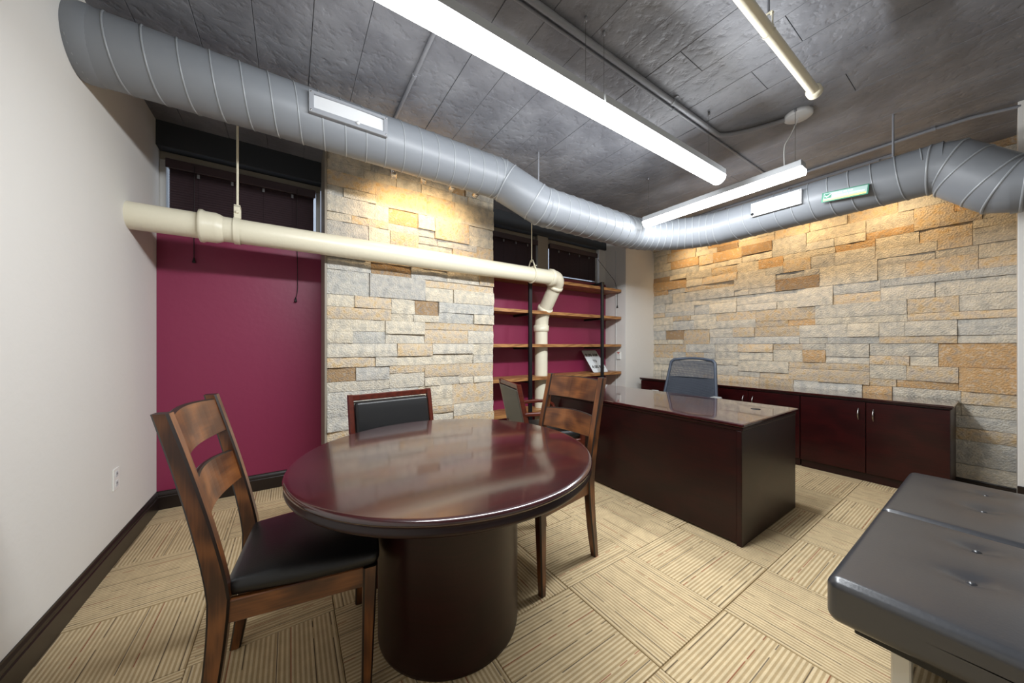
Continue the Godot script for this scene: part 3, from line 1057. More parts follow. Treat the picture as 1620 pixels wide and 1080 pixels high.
func build_desk() -> void:
	# x 2.22 .. 3.12, z -0.865 .. -2.69
	var t := thing("executive_desk", "large dark mahogany desk with polished top and full front panel", "desk", Vector3(2.665, 0, -1.78))
	var hx := 0.455
	var hz := 0.915
	var y := 0.735
	# top with stepped edge
	var st := begin()
	cbox(st, Vector3(0, y - 0.011, 0), Vector3(hx * 2, 0.022, hz * 2), 0.006)
	var top := part_st(t, "desktop", st, M.mahogany_top)
	st = begin()
	cbox(st, Vector3(0, y - 0.034, 0), Vector3(hx * 2 - 0.02, 0.024, hz * 2 - 0.02), 0.008)
	part_st(top, "edge_moulding", st, M.mahogany_dark)
	st = begin()
	lathe(st, [Vector2(0.030, 0.0), Vector2(0.030, 0.002), Vector2(0.024, 0.003), Vector2(0.0, 0.002)], 24, Vector3(0.16, y, 0.75))
	part_st(top, "cable_grommet", st, M.black_plastic)
	bx(t, "front_panel", Vector3(-hx + 0.018, 0.012, -hz + 0.045), Vector3(-hx + 0.040, y - 0.046, hz - 0.045), M.mahogany_dark, 0.002)
	bx(t, "end_panel", Vector3(-hx + 0.012, 0, hz - 0.045), Vector3(hx - 0.012, y - 0.046, hz - 0.015), M.mahogany_dark, 0.003)
	bx(t, "end_panel", Vector3(-hx + 0.012, 0, -hz + 0.015), Vector3(hx - 0.012, y - 0.046, -hz + 0.045), M.mahogany_dark, 0.003)
	# drawer pedestals on the sitter's side
	for s in [-1, 1]:
		var p := bx(t, "pedestal", Vector3(-0.2, 0.03, minf(s * 0.50, s * 0.868)), Vector3(hx - 0.03, y - 0.048, maxf(s * 0.50, s * 0.868)), M.mahogany_dark, 0.002)
		for k in 3:
			var d := bx(p, "drawer", Vector3(0.315, -0.315 + k * 0.213, -0.178), Vector3(0.333, -0.107 + k * 0.213, 0.178), M.mahogany, 0.003)
			st = begin()
			tube(st, [Vector3(0.009, 0, -0.05), Vector3(0.03, 0, -0.04), Vector3(0.034, 0, 0), Vector3(0.03, 0, 0.04), Vector3(0.009, 0, 0.05)], 0.004, 8)
			part_st(d, "handle", st, M.steel)

func build_credenzas() -> void:
	# three cabinets in a row along the stone wall under one long top
	var xf := 4.205
	var xb := XR - 0.02
	var zs := [-0.25, -1.155, -2.055, -2.955]
	var labels := ["dark mahogany two-door cabinet at the right end of the row, nearest the daybed",
		"dark mahogany two-door cabinet in the middle of the row behind the desk",
		"dark mahogany cabinet at the left end of the row beside the plastered column"]
	for i in 3:
		var z1: float = zs[i]
		var z0: float = zs[i + 1]
		var t := thing("storage_cabinet", labels[i], "cabinet", Vector3((xf + xb) / 2, 0, (z0 + z1) / 2), 0.0, "mahogany cabinets along the stone wall")
		var w := z1 - z0 - 0.004
		var d := xb - xf
		bx(t, "body", Vector3(-d / 2 + 0.02, 0.07, -w / 2), Vector3(d / 2, 0.706, w / 2), M.mahogany_dark, 0.002)
		bx(t, "plinth", Vector3(-d / 2 + 0.022, 0, -w / 2 + 0.002), Vector3(d / 2, 0.07, w / 2 - 0.002), M.mahogany_dark, 0.002)
		for s in [-1, 1]:
			var door := bx(t, "door", Vector3(-d / 2, 0.075, minf(s * 0.002, s * (w / 2 - 0.001))), Vector3(-d / 2 + 0.019, 0.698, maxf(s * 0.002, s * (w / 2 - 0.001))), M.mahogany, 0.0025)
			var st := begin()
			var hz: float = -s * (w / 4 - 0.045)
			var pts := []
			for k in 9:
				var f := k / 8.0
				pts.append(Vector3(-0.010 - 0.026 * sin(PI * f), lerpf(0.155, 0.255, f), hz))
			tube(st, pts, [0.004, 0.0045, 0.005, 0.0055, 0.006, 0.0055, 0.005, 0.0045, 0.004], 8)
			part_st(door, "handle", st, M.steel)
	var top := thing("credenza_top", "long polished mahogany worktop over the row of wall cabinets", "worktop", Vector3((xf + xb) / 2, 0.706, (zs[0] + zs[3]) / 2))
	var L: float = zs[0] - zs[3]
	var D := xb - xf
	var st := begin()
	cbox(st, Vector3(0, 0.022, 0), Vector3(D + 0.03, 0.016, L + 0.03), 0.005)
	part_st(top, "surface", st, M.mahogany_top)
	st = begin()
	cbox(st, Vector3(0, 0.0075, 0), Vector3(D + 0.016, 0.013, L + 0.016), 0.004)
	part_st(top, "edge_moulding", st, M.mahogany_dark)

func build_daybed() -> void:
	var t := thing("daybed", "black leather button-tufted daybed on pale metal legs at lower right", "daybed", Vector3(2.37, 0, 0.52))
	var top := 0.425
	var w := 0.855
	var L := 1.74
	var thick := 0.145
	for s in [-1, 1]:
		var tufts := []
		# buttons: two rows along each pad
		var bz := [-0.59, -0.09, 0.41]
		var bxs := [-0.05, 0.258]
		for z in bz:
			for x in bxs: tufts.append(Vector2(x, z))
		var shape := func(p: Vector3) -> Vector3:
			var q := p
			var ex := clampf(1.0 - pow(absf(p.x) / (w / 2), 4.0), 0, 1)
			var ez := clampf(1.0 - pow(absf(p.z) / (L / 2), 8.0), 0, 1)
			if p.y > 0.0:
				q.y += 0.010 * ex * ez
				for tf in tufts:
					var d := Vector2(p.x, p.z).distance_to(tf)
					q.y -= 0.017 * exp(-d * d / 0.0012) + 0.010 * exp(-d * d / 0.012)
			else:
				q.y += 0.006 * sin(p.x * 11.0) * sin(p.z * 9.0)
			return q
		var st := begin()
		soft_box(st, Vector3(w - 0.004, thick, L), 0.032, shape, 34, 5)
		var pad := part_st(t, "cushion", st, M.daybed_leather, Vector3(s * w / 2, top - thick / 2 - 0.008, 0))
		for tf in tufts:
			st = begin()
			lathe(st, [Vector2(0.0, 0.006), Vector2(0.006, 0.005), Vector2(0.011, 0.001), Vector2(0.012, -0.004), Vector2(0, -0.004)], 16, Vector3(tf.x, thick / 2 - 0.012, tf.y))
			part_st(pad, "button", st, M.daybed_leather)
	# frame and legs
	var fr := begin()
	cbox(fr, Vector3(0, top - thick - 0.03, 0), Vector3(w * 2 - 0.12, 0.035, L - 0.12), 0.003)
	part_st(t, "under_frame", fr, M.black_metal)
	for sx in [-1, 1]:
		for sz in [-1, 1]:
			var st := begin()
			var x: float = sx * (w - 0.10)
			var z: float = sz * (L / 2 - 0.16)
			cbox(st, Vector3(x, (top - thick - 0.02) / 2, z), Vector3(0.042, top - thick - 0.02, 0.042), 0.004)
			part_st(t, "leg", st, M.bright_leg)

func rrect(c: Vector3, ax: Vector3, ay: Vector3, w: float, d: float, e: float) -> Array:
	var out := []
	for p in [[-w, -d + e], [-w + e, -d], [w - e, -d], [w, -d + e], [w, d - e], [w - e, d], [-w + e, d], [-w, d - e]]:
		out.append(c + ax * p[0] + ay * p[1])
	return out

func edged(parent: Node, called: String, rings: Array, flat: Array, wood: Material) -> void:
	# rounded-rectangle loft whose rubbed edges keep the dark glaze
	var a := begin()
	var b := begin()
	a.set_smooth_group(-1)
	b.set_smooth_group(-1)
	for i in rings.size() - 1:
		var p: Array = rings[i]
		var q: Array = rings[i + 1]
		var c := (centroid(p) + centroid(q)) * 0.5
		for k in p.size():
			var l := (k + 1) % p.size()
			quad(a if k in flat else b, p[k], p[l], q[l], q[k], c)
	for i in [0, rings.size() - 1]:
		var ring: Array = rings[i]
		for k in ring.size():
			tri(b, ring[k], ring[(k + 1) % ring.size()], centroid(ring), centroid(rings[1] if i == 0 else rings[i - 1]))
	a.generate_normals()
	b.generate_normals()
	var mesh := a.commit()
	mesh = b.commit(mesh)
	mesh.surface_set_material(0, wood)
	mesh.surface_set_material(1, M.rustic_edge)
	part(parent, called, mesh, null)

func make_ladder_chair(label: String) -> Node3D:
	# faces +x, base at the middle of the seat
	var t := thing("dining_chair", label, "chair", Vector3.ZERO, 0.0, "ladder-back chairs at the round table")
	var st: SurfaceTool
	var back_x := func(y: float) -> float:
		# rear edge line of the back posts
		if y < 0.45: return -0.205 - 0.05 * pow((0.45 - y) / 0.45, 1.6)
		return -0.205 - 0.125 * pow((y - 0.45) / 0.56, 1.25)
	for s in [-1, 1]:
		st = begin()
		var rings := []
		for i in 19:
			var y := 1.01 * i / 18.0
			var half := 0.021 if y > 0.12 else lerpf(0.017, 0.021, y / 0.12)
			var dep := lerpf(0.018, 0.027, clampf(y / 0.45, 0, 1)) if y < 0.45 else lerpf(0.027, 0.019, (y - 0.45) / 0.56)
			rings.append(rrect(Vector3(back_x.call(y), y, s * 0.203), Vector3.RIGHT, Vector3.BACK, dep, half, 0.006))
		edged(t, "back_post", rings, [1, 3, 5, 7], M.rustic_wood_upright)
		st = begin()
		rings = []
		for i in 9:
			var y := 0.44 * i / 8.0
			var half := lerpf(0.016, 0.023, y / 0.44)
			rings.append(rrect(Vector3(0.205 - 0.012 * (1.0 - y / 0.44), y, s * 0.226), Vector3.RIGHT, Vector3.BACK, half, half, 0.006))
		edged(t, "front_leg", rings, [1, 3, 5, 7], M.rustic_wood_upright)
		# side apron
		st = begin()
		var a := Vector3(-0.19, 0.405, s * 0.203)
		var b := Vector3(0.20, 0.405, s * 0.226)
		var ax := (b - a).normalized()
		var ra := rrect(a, Vector3.UP, ax.cross(Vector3.UP), 0.034, 0.011, 0.003)
		var rb := rrect(b, Vector3.UP, ax.cross(Vector3.UP), 0.034, 0.011, 0.003)
		loft(st, [ra, rb], true, false)
		part_st(t, "side_apron", st, M.rustic_wood)
	st = begin()
	cbox(st, Vector3(0.208, 0.405, 0), Vector3(0.022, 0.068, 0.42), 0.003)
	part_st(t, "front_apron", st, M.rustic_wood)
	st = begin()
	cbox(st, Vector3(-0.20, 0.405, 0), Vector3(0.022, 0.068, 0.37), 0.003)
	part_st(t, "rear_apron", st, M.rustic_wood)
	# two curved ladder rails
	for e in [[0.870, 0.995, 0.008], [0.675, 0.790, 0.012]]:
		st = begin()
		var rings := []
		for i in 13:
			var f := i / 12.0
			var z := lerpf(-0.195, 0.195, f)
			var bow := 0.028 * sin(PI * f)
			var arch: float = e[2] * sin(PI * f)
			var y0: float = e[0] - arch * 0.3
			var y1: float = e[1] + arch
			var x0: float = back_x.call(y0) - bow + 0.006
			var x1: float = back_x.call(y1) - bow + 0.006
			rings.append([Vector3(x0 - 0.009, y0 + 0.003, z), Vector3(x0 - 0.005, y0, z), Vector3(x0 + 0.005, y0, z), Vector3(x0 + 0.009, y0 + 0.003, z),
				Vector3(x1 + 0.009, y1 - 0.004, z), Vector3(x1 + 0.004, y1, z), Vector3(x1 - 0.004, y1, z), Vector3(x1 - 0.009, y1 - 0.004, z)])
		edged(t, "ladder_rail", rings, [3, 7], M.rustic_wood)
	# padded seat, wider in front
	st = begin()
	var shape := func(p: Vector3) -> Vector3:
		var f := clampf((p.x + 0.22) / 0.44, 0, 1)
		var q := p
		q.z *= lerpf(0.86, 1.08, sin(f * PI * 0.5))
		q.x += -0.014 * f * pow(absf(p.z) / 0.23, 6.0)
		var ex := clampf(1.0 - pow(absf(p.x) / 0.22, 3.0), 0, 1)
		var ez := clampf(1.0 - pow(absf(p.z) / 0.23, 3.0), 0, 1)
		if p.y > 0.0: q.y += 0.024 * ex * ez
		return q
	soft_box(st, Vector3(0.44, 0.05, 0.462), 0.024, shape, 14, 4)
	part_st(t, "seat_cushion", st, M.black_leather, Vector3(0.022, 0.462, 0))
	return t

func put(t: Node3D, at: Vector3, facing: Vector2) -> void:
	# facing in (x, towards the window wall)
	t.position = at
	t.rotation.y = atan2(facing.y, facing.x)

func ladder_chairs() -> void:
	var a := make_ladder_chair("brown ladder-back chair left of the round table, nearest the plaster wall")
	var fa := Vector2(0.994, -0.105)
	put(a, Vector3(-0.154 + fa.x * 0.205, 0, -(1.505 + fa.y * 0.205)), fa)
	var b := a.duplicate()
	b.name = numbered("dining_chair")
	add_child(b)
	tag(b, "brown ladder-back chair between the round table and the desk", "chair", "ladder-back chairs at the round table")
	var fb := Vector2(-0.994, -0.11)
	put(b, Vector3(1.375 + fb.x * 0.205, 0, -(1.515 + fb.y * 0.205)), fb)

func make_arm_chair(label: String) -> Node3D:
	# faces +x
	var t := thing("guest_armchair", label, "armchair", Vector3.ZERO, 0.0, "leather guest armchairs")
	var st: SurfaceTool
	var bx_ := func(y: float) -> float:
		if y < 0.42: return -0.235 - 0.04 * (0.42 - y) / 0.42
		return -0.235 - 0.10 * (y - 0.42) / 0.46
	for s in [-1, 1]:
		st = begin()
		var rings := []
		for i in 15:
			var y := 0.888 * i / 14.0
			rings.append(rrect(Vector3(bx_.call(y), y, s * 0.262), Vector3.RIGHT, Vector3.BACK, 0.019, 0.015, 0.004))
		loft(st, rings, true, false)
		part_st(t, "back_post", st, M.red_wood)
		# arm sweeping forward and down into the front leg
		st = begin()
		rings = []
		var pts := [Vector3(bx_.call(0.645), 0.645, s * 0.260), Vector3(-0.10, 0.650, s * 0.280), Vector3(0.05, 0.655, s * 0.290), Vector3(0.15, 0.648, s * 0.290), Vector3(0.205, 0.615, s * 0.286), Vector3(0.228, 0.55, s * 0.278), Vector3(0.230, 0.42, s * 0.268), Vector3(0.222, 0.2, s * 0.264), Vector3(0.215, 0.0, s * 0.260)]
		for i in pts.size():
			var d: Vector3 = (pts[mini(i + 1, pts.size() - 1)] - pts[maxi(i - 1, 0)]).normalized()
			var side := Vector3.BACK
			var up := d.cross(side).normalized()
			var wide := 0.026 if i in [1, 2, 3] else 0.019
			rings.append(rrect(pts[i], side, up, wide, 0.014 if i < 5 else 0.018, 0.005))
		loft(st, rings, true, false)
		part_st(t, "arm", st, M.red_wood)
		st = begin()
		cbox(st, Vector3(0, 0.39, s * 0.268), Vector3(0.45, 0.055, 0.022), 0.003)
		part_st(t, "side_apron", st, M.red_wood)
	st = begin()
	cbox(st, Vector3(0.222, 0.39, 0), Vector3(0.022, 0.055, 0.50), 0.003)
	part_st(t, "front_apron", st, M.red_wood)
	# back frame, pad in front and grey panel behind
	for e in [0.868, 0.50]:
		st = begin()
		cbox(st, Vector3(bx_.call(e), e, 0), Vector3(0.026, 0.036, 0.51), 0.004)
		part_st(t, "back_rail", st, M.red_wood)
	var ang := atan2(0.10, 0.46)
	var tilt := Basis(Vector3.BACK, ang)
	st = begin()
	soft_box(st, Vector3(0.045, 0.33, 0.485), 0.020, null, 6, 4)
	part_st(t, "back_pad", st, M.black_leather, Vector3(bx_.call(0.68) + 0.012, 0.68, 0), tilt)
	st = begin()
	cbox(st, Vector3.ZERO, Vector3(0.012, 0.33, 0.485), 0.004)
	part_st(t, "back_panel", st, M.back_panel_grey, Vector3(bx_.call(0.68) - 0.016, 0.68, 0), tilt)
	st = begin()
	var shape := func(p: Vector3) -> Vector3:
		var q := p
		if p.y > 0.0: q.y += 0.018 * clampf(1.0 - pow(absf(p.x) / 0.24, 3.0), 0, 1) * clampf(1.0 - pow(absf(p.z) / 0.26, 3.0), 0, 1)
		return q
	soft_box(st, Vector3(0.48, 0.065, 0.52), 0.028, shape, 12, 4)
	part_st(t, "seat_cushion", st, M.black_leather, Vector3(0.01, 0.448, 0))
	return t

func arm_chairs() -> void:
	var c := make_arm_chair("black leather armchair with mahogany frame between round table and stone pier")
	# back top at (0.30 .. 0.875, z 2.37 .. 2.43)
	var fc := Vector2(0.105, -0.994)
	put(c, Vector3(0.570 + fc.x * 0.338, 0, -(2.325 + fc.y * 0.338)), fc)
	var d := c.duplicate()
	d.name = numbered("guest_armchair")
	add_child(d)
	tag(d, "black leather armchair with curved red arms pulled up to the desk front", "armchair", "leather guest armchairs")
	var fd := Vector2(0.960, -0.28)
	put(d, Vector3(1.895, 0, -2.315), fd)

func build_office_chair() -> void:
	# faces -x, towards the desk
	var t := thing("office_chair", "grey mesh-back swivel office chair between the desk and the cabinets", "office chair", Vector3(3.42, 0, -1.93), 0.0)
	t.rotation.y = PI + 0.10
	var st: SurfaceTool
	# local: faces +x
	for k in 5:
		st = begin()
		var a := TAU * k / 5 + 0.3
		var d := Vector3(cos(a), 0, sin(a))
		tube(st, [Vector3(0, 0.10, 0) + d * 0.03, Vector3(0, 0.095, 0) + d * 0.15, Vector3(0, 0.075, 0) + d * 0.29], [0.024, 0.02, 0.015], 10)
		var leg := part_st(t, "base_leg", st, M.black_plastic)
		st = begin()
		tube(st, [Vector3(0, 0.028, 0) + d * 0.295 - d.cross(Vector3.UP) * 0.024, Vector3(0, 0.028, 0) + d * 0.295 + d.cross(Vector3.UP) * 0.024], 0.028, 16)
		part_st(leg, "caster", st, M.black_plastic)
	st = begin()
	tube(st, [Vector3(0, 0.07, 0), Vector3(0, 0.25, 0), Vector3(0, 0.251, 0), Vector3(0, 0.40, 0)], [0.03, 0.03, 0.017, 0.017], 16)
	part_st(t, "gas_column", st, M.black_plastic)
	st = begin()
	soft_box(st, Vector3(0.48, 0.075, 0.50), 0.034, null, 8, 4)
	part_st(t, "seat", st, M.seat_cloth, Vector3(0.02, 0.455, 0))
	# back: curved frame, weave, lower panel
	var bw := func(y: float) -> float:
		var f := (y - 0.52) / 0.54
		return lerpf(0.285, 0.225, f)
	var bxp := func(y: float, z: float) -> float:
		var f := (y - 0.52) / 0.54
		return -0.24 - 0.10 * f + 0.05 * pow(z / 0.27, 2.0)
	st = begin()
	var outline := []
	for i in 9:
		var y := 0.52 + 0.49 * i / 8.0
		outline.append(Vector2(y, -bw.call(y)))
	for i in 9:
		var f := i / 8.0
		outline.append(Vector2(1.035 + 0.02 * sin(PI * f), lerpf(-0.205, 0.205, f)))
	for i in 9:
		var y := 1.01 - 0.49 * i / 8.0
		outline.append(Vector2(y, bw.call(y)))
	for i in 5:
		outline.append(Vector2(0.515, lerpf(0.26, -0.26, i / 4.0)))
	outline.append(outline[0])
	var pts := []
	for p in outline: pts.append(Vector3(bxp.call(p.x, p.y), p.x, p.y))
	tube(st, pts, 0.016, 8, false)
	part_st(t, "back_frame", st, M.chair_frame_grey)
	# woven mesh: fine threads, dense below and open above
	st = begin()
	var ny := 44
	for i in ny:
		var y := lerpf(0.55, 1.025, float(i) / (ny - 1))
		var hw: float = bw.call(minf(y, 1.0)) - 0.01
		var line := []
		for k in 7:
			var z := lerpf(-hw, hw, k / 6.0)
			line.append(Vector3(bxp.call(y, z), y, z))
		tube(st, line, 0.0026, 4, false)
	var nz := 58
	for k in nz:
		var f := float(k) / (nz - 1) * 2.0 - 1.0
		var line := []
		for i in 6:
			var y := lerpf(0.53, 1.03, i / 5.0)
			var z: float = f * (bw.call(minf(y, 1.0)) - 0.012)
			line.append(Vector3(bxp.call(y, z), y, z))
		tube(st, line, 0.0024, 4, false)
	var weave := part_st(t, "mesh_weave", st, M.mesh_weave)
	weave.set_meta("kind", "stuff")
	st = begin()
	var rows := []
	for i in 7:
		var y := lerpf(0.535, 0.845, i / 6.0)
		var hw: float = bw.call(y) - 0.015
		var front := []
		for k in 9:
			var z := lerpf(-hw, hw, k / 8.0)
			front.append(Vector3(bxp.call(y, z) - 0.006, y, z))
		for k in 9:
			var z := lerpf(hw, -hw, k / 8.0)
			front.append(Vector3(bxp.call(y, z) - 0.012, y, z))
		rows.append(front)
	loft(st, rows, true, false)
	part_st(t, "lumbar_panel", st, M.chair_frame_grey)
	st = begin()
	tube(st, [Vector3(0, 0.40, 0), Vector3(-0.20, 0.40, 0), Vector3(-0.285, 0.44, 0), Vector3(-0.30, 0.56, 0), Vector3(-0.31, 0.66, 0)], 0.018, 10)
	part_st(t, "back_support", st, M.black_plastic)
	for s in [-1, 1]:
		st = begin()
		tube(st, [Vector3(0, 0.42, s * 0.2), Vector3(0, 0.43, s * 0.30), Vector3(0, 0.48, s * 0.32), Vector3(0, 0.66, s * 0.32)], 0.016, 10)
		var arm := part_st(t, "arm_post", st, M.black_plastic)
		st = begin()
		soft_box(st, Vector3(0.26, 0.032, 0.085), 0.015, null, 4, 4)
		part_st(arm, "arm_pad", st, M.arm_pad_grey, Vector3(0.02, 0.672, s * 0.32))

func build_shelving() -> void:
	var t := thing("wall_shelving", "wooden shelves on black metal uprights in the burgundy alcove", "shelving", Vector3(2.925, 0, -3.29))
	var o := t.position
	var x0 := 1.825
	var x1 := 4.02
	for y in [2.01, 1.615, 1.215, 0.82, 0.42]:
		# board with a notch for the vertical pipe
		var st := begin()
		var poly := PackedVector2Array([Vector2(x0, -3.135), Vector2(x1 - 0.03, -3.135), Vector2(x1, -3.15), Vector2(x1, ZB + 0.004), Vector2(2.775, ZB + 0.004), Vector2(2.775, -3.19), Vector2(2.60, -3.19), Vector2(2.60, ZB + 0.004), Vector2(x0, ZB + 0.004)])
		if y > 1.9: poly = PackedVector2Array([Vector2(x0, -3.135), Vector2(x1 - 0.03, -3.135), Vector2(x1, -3.15), Vector2(x1, ZB + 0.004), Vector2(x0, ZB + 0.004)])
		if y > 1.5 and y < 1.9: poly = PackedVector2Array([Vector2(x0, -3.135), Vector2(x1 - 0.03, -3.135), Vector2(x1, -3.15), Vector2(x1, ZB + 0.004), Vector2(2.795, ZB + 0.004), Vector2(2.795, -3.155), Vector2(2.58, -3.155), Vector2(2.58, ZB + 0.004), Vector2(x0, ZB + 0.004)])
		# outline is in (x, z); turn so that its depth is the board's thickness
		var flat := PackedVector2Array()
		for p in poly: flat.append(Vector2(p.x - o.x, -(p.y - o.z)))
		prism(st, flat, -0.036, 0.0)
		part_st(t, "shelf_board", st, M.shelf_wood, Vector3(0, y, 0), Basis(Vector3.RIGHT, -PI / 2))
	for x in [2.335, 3.575]:
		var st := begin()
		cbox(st, Vector3(x, 1.035, -3.118) - o, Vector3(0.042, 2.07, 0.030), 0.002)
		var post := part_st(t, "upright", st, M.black_metal)
		for y in [2.052, 1.565, 1.165, 0.77, 0.37]:
			st = begin()
			cbox(st, Vector3(x, y, -3.29) - o, Vector3(0.036, 0.028, 0.315), 0.002)
			part_st(post, "bracket_arm", st, M.black_metal)

# =====================================================================  track lights, conduits, small things
func spot_head(parent: Node, at: Vector3, aim: Vector3, energy: float, label: String) -> void:
	var t := thing("track_spotlight", label, "spotlight", at, 0.0, "small steel track spotlights")
	var dir := (aim - at).normalized()
	var z := -dir
	var x := Vector3.UP.cross(z).normalized()
	if x.length() < 0.1: x = Vector3.RIGHT
	var b := Basis(x, z.cross(x), z)
	# local axis -z shines
	var st := begin()
	lathe(st, [Vector2(0.022, 0.0), Vector2(0.026, 0.0), Vector2(0.027, 0.05), Vector2(0.024, 0.085), Vector2(0.012, 0.10), Vector2(0, 0.10)], 20, Vector3.ZERO, b * Basis(Vector3.RIGHT, PI / 2))
	part_st(t, "lamp_housing", st, M.steel)
	st = begin()
	lathe(st, [Vector2(0, 0.014), Vector2(0.021, 0.014), Vector2(0.022, 0.012), Vector2(0, 0.011)], 16, Vector3.ZERO, b * Basis(Vector3.RIGHT, PI / 2))
	part_st(t, "lamp_face", st, M.spot_glow)
	st = begin()
	var hinge := b * Vector3(0, 0, 0.06)
	tube(st, [hinge, Vector3(hinge.x, H - 0.025 - at.y, hinge.z)], 0.006, 8)
	part_st(t, "stem", st, M.steel)
	var l := SpotLight3D.new()
	l.name = "spot_beam"
	l.light_color = Color(1.0, 0.86, 0.66)
	l.light_energy = energy
	l.spot_angle = 74.0
	l.spot_angle_attenuation = 1.0
	l.spot_range = 8.0
	l.spot_attenuation = 2.0
	l.light_size = 0.03
	l.shadow_enabled = true
	t.add_child(l)
	l.transform = Transform3D(b, dir * 0.012)

func track_lights() -> void:
	var tr := thing("light_track", "dark ceiling track between the long duct and the stone pier", "light track", Vector3(1.05, H, -2.75), 0.0, "ceiling light tracks")
	bx(tr, "rail", Vector3(-0.6, -0.025, -0.018), Vector3(0.6, 0, 0.018), M.black_metal, 0.002)
	var tr2 := thing("light_track", "dark ceiling track between the duct and the right stone wall", "light track", Vector3(4.30, H, -1.5), 0.0, "ceiling light tracks")
	bx(tr2, "rail", Vector3(-0.018, -0.025, -1.1), Vector3(0.018, 0, 0.95), M.conduit_paint, 0.002)
	var names := ["steel track spotlight at the left end of the four over the pier", "steel track spotlight second from left of the four over the pier", "steel track spotlight third from left of the four over the pier", "steel track spotlight at the right end of the four over the pier"]
	var xs := [0.69, 0.93, 1.18, 1.41]
	var aims := [0.80, 0.98, 1.12, 1.28]
	for i in 4:
		spot_head(self, Vector3(xs[i], [2.55, 2.575, 2.575, 2.575][i], -2.75), Vector3(aims[i], 2.32, -3.08), [0.26, 0.16, 0.26, 0.14][i], names[i])
	var zs := [-2.45, -1.85, -1.25, -0.62]
	for i in 4:
		spot_head(self, Vector3(4.30, 2.58, zs[i]), Vector3(4.70, 2.22, zs[i] + 0.05), 0.42, ["steel track spotlight behind the duct at the corner end of the right stone wall", "steel track spotlight behind the duct, second from the corner of the right stone wall", "steel track spotlight behind the duct, third from the corner of the right stone wall", "steel track spotlight behind the duct at the viewer's end of the right stone wall"][i])

func conduit(called: String, label: String, pts: Array, r: float, clips: Array, group := "") -> void:
	var o: Vector3 = pts[0]
	var t := thing(called, label, "conduit", o, 0.0, group)
	var st := begin()
	var q := []
	for p in pts: q.append(p - o)
	tube(st, q, r, 12)
	part_st(t, "tube", st, M.conduit_paint)
	for c in clips:
		st = begin()
		var d: Vector3 = c[1]
		tube(st, [c[0] - o - d * 0.012, c[0] - o + d * 0.012], r + 0.003, 12, true)
		cbox(st, c[0] - o + d.cross(Vector3.UP) * (r + 0.012) + Vector3(0, r - 0.001, 0), Vector3(0.024, 0.003, 0.024), 0.001)
		part_st(t, "clip", st, M.conduit_paint)

func conduits() -> void:
	var y := H - 0.018
	var g := "grey painted ceiling conduits"
	var bendpts := [Vector3(-0.7, y, -1.247), Vector3(2.74, y, -1.247)]
	for i in 9:
		var f := i / 8.0
		bendpts.append(Vector3(2.74, y, -1.247).lerp(Vector3(2.86, y, -1.20), f) .lerp(Vector3(2.86, y, -1.20).lerp(Vector3(2.96, y, -0.90), f), f))
	conduit("ceiling_conduit", "thick grey ceiling conduit bending to the round white canopy", bendpts, 0.016, [[Vector3(2.12, y, -1.247), Vector3.RIGHT]], g)
	conduit("ceiling_conduit", "thin grey ceiling conduit running beside the thick one", [Vector3(-0.7, H - 0.009, -1.292), Vector3(3.9, H - 0.009, -1.292)], 0.008, [[Vector3(2.2, H - 0.009, -1.292), Vector3.RIGHT]], g)
	conduit("ceiling_conduit", "short grey ceiling conduit from the long pendant to the duct", [Vector3(0.622, H - 0.011, -1.33), Vector3(0.622, H - 0.011, -3.0)], 0.011, [[Vector3(0.622, H - 0.011, -2.0), Vector3.FORWARD]], g)
	conduit("ceiling_conduit", "grey ceiling conduit above the duct along the right stone wall", [Vector3(4.03, H - 0.013, -2.7), Vector3(4.03, H - 0.013, -0.35), Vector3(4.05, H - 0.014, -0.15), Vector3(4.09, H - 0.03, 0.04)], 0.012, [[Vector3(4.03, H - 0.013, -0.32), Vector3.BACK]], g)

func text_mesh(s: String, size: float, depth: float, bold := true) -> TextMesh:
	var f := SystemFont.new()
	f.font_names = PackedStringArray(["Droid Sans"])
	f.font_weight = 700 if bold else 400
	var m := TextMesh.new()
	m.text = s
	m.font = f
	m.font_size = 32
	m.pixel_size = size / 32.0
	m.depth = depth
	m.curve_step = 1.0
	return m

func outlet(at: Vector3, b: Basis, w: float, h: float, label: String) -> void:
	var t := thing("wall_outlet", label, "outlet", at, 0.0, "white wall outlets")
	t.basis = b
	part(t, "cover_plate", box_mesh(Vector3(w, h, 0.006), 0.002), M.white_plastic, Vector3(0, 0, 0.003))
	for s in [-1, 1]:
		var sx: float = s * w * 0.22 if w > h else 0.0
		var sy: float = s * h * 0.22 if h >= w else 0.0
		var f := part(t, "socket_face", box_mesh(Vector3(0.030, 0.030, 0.003), 0.001), M.white_enamel, Vector3(sx, sy, 0.007))
		for k in [-1, 1]:
			part(f, "slot", box_mesh(Vector3(0.003, 0.009, 0.001), 0.0003), M.sign_black, Vector3(k * 0.006, 0.002, 0.0018))

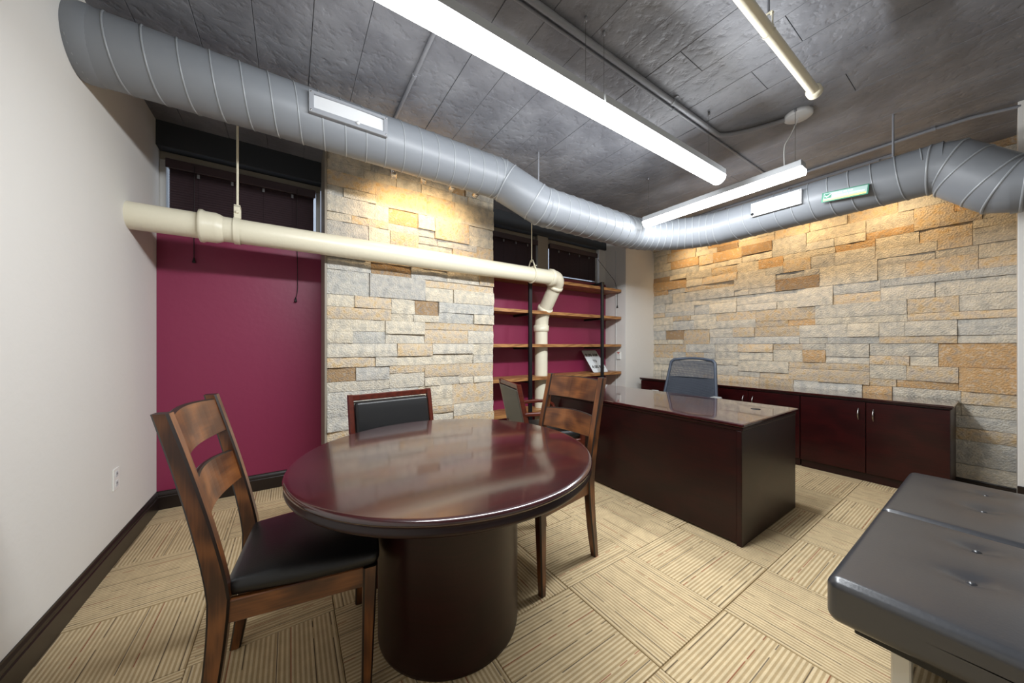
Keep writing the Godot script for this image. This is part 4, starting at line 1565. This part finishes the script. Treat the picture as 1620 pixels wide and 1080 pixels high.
func small_things() -> void:
	outlet(Vector3(XL, 0.456, -2.767), Basis(Vector3.UP, PI / 2), 0.075, 0.118, "white outlet low on the left plaster wall")
	outlet(Vector3(1.885, 0.52, ZB), Basis.IDENTITY, 0.118, 0.075, "white outlet on the burgundy wall under the shelves")
	# aluminium hours sign leaning on the shelf
	var bl := Vector3(3.49, 0.8205, -3.20)
	var br := Vector3(3.79, 0.8205, -3.20)
	var tl := Vector3(3.49, 1.125, -3.437)
	var ux := (br - bl).normalized()
	var up := (tl - bl)
	up = (up - ux * up.dot(ux)).normalized()
	var nz := ux.cross(up)
	var w := 0.30
	var h := 0.38
	var sg := thing("hours_sign", "white metal hours sign with black lettering leaning on the shelf", "sign", Vector3.ZERO)
	sg.transform = Transform3D(Basis(ux, up, nz), bl + ux * w / 2 + up * h / 2 + nz * 0.004)
	var st := begin()
	var poly := PackedVector2Array()
	for c in [[w / 2, h / 2, 0.0], [-w / 2, h / 2, PI / 2], [-w / 2, -h / 2, PI], [w / 2, -h / 2, PI * 1.5]]:
		for k in 5:
			var a: float = c[2] + PI / 2 * k / 4.0
			poly.append(Vector2(c[0] - signf(c[0]) * 0.02 + cos(a) * 0.02, c[1] - signf(c[1]) * 0.02 + sin(a) * 0.02))
	prism(st, poly, -0.0015, 0.0015)
	part_st(sg, "plate", st, M.sign_white)
	part(sg, "lettering", text_mesh("8:00 AM", 0.066, 0.001), M.sign_black, Vector3(0, 0.105, 0.002))
	part(sg, "lettering", text_mesh("TO", 0.06, 0.001), M.sign_black, Vector3(0, 0.0, 0.002))
	part(sg, "lettering", text_mesh("4:00 PM", 0.066, 0.001), M.sign_black, Vector3(0, -0.10, 0.002))
	# small green and yellow card on the duct
	var cd := thing("duct_card", "green and yellow printed card with a check mark on the right duct", "card", Vector3(3.385, 2.315, -0.675))
	cd.basis = Basis(Vector3.UP, -PI / 2) * Basis(Vector3.BACK, -0.10)
	part(cd, "card", box_mesh(Vector3(0.25, 0.072, 0.0025), 0.0008), M.card_green)
	part(cd, "printed_field", box_mesh(Vector3(0.232, 0.056, 0.0012), 0.0003), M.card_grey, Vector3(0.002, 0.001, 0.0016))
	part(cd, "yellow_band", box_mesh(Vector3(0.228, 0.013, 0.0012), 0.0003), M.card_yellow, Vector3(0.0, -0.0215, 0.0022))
	part(cd, "check_field", box_mesh(Vector3(0.04, 0.034, 0.001), 0.0003), M.card_green, Vector3(-0.09, 0.006, 0.0022))
	st = begin()
	cbox(st, Vector3(-0.008, -0.002, 0), Vector3(0.018, 0.005, 0.001), 0.0002, Basis(Vector3.BACK, -0.8))
	cbox(st, Vector3(0.009, 0.004, 0), Vector3(0.034, 0.005, 0.001), 0.0002, Basis(Vector3.BACK, 0.7))
	part_st(cd, "check_mark", st, M.sign_white, Vector3(-0.092, 0.005, 0.0032))
	part(cd, "lettering", text_mesh("2015 ALL ON THE", 0.014, 0.0006), M.sign_white, Vector3(-0.012, 0.016, 0.0026))
	part(cd, "lettering", text_mesh("SAFE PLACE AWARENESS", 0.014, 0.0006), M.sign_white, Vector3(0.026, -0.003, 0.0026))
	# surface raceway and the white tag on the column side
	var rw := thing("surface_raceway", "thin pale raceway running down the side of the plastered column", "raceway", Vector3(4.03, 0, -3.25))
	bx(rw, "channel", Vector3(-0.012, 0.1, -0.008), Vector3(0, 2.6, 0.008), M.cord_white, 0.002)
	var tg := thing("wall_tag", "small white tag with a red clip on the side of the column", "tag", Vector3(4.03, 1.055, -3.195))
	bx(tg, "tag_body", Vector3(-0.018, -0.06, -0.034), Vector3(0, 0.05, 0.034), M.white_plastic, 0.003)
	bx(tg, "red_clip", Vector3(-0.022, 0.038, -0.03), Vector3(-0.016, 0.046, 0.03), M.tag_red, 0.001)
	bx(tg, "clip_hook", Vector3(-0.024, 0.015, -0.006), Vector3(-0.018, 0.045, 0.006), M.tag_red, 0.001)
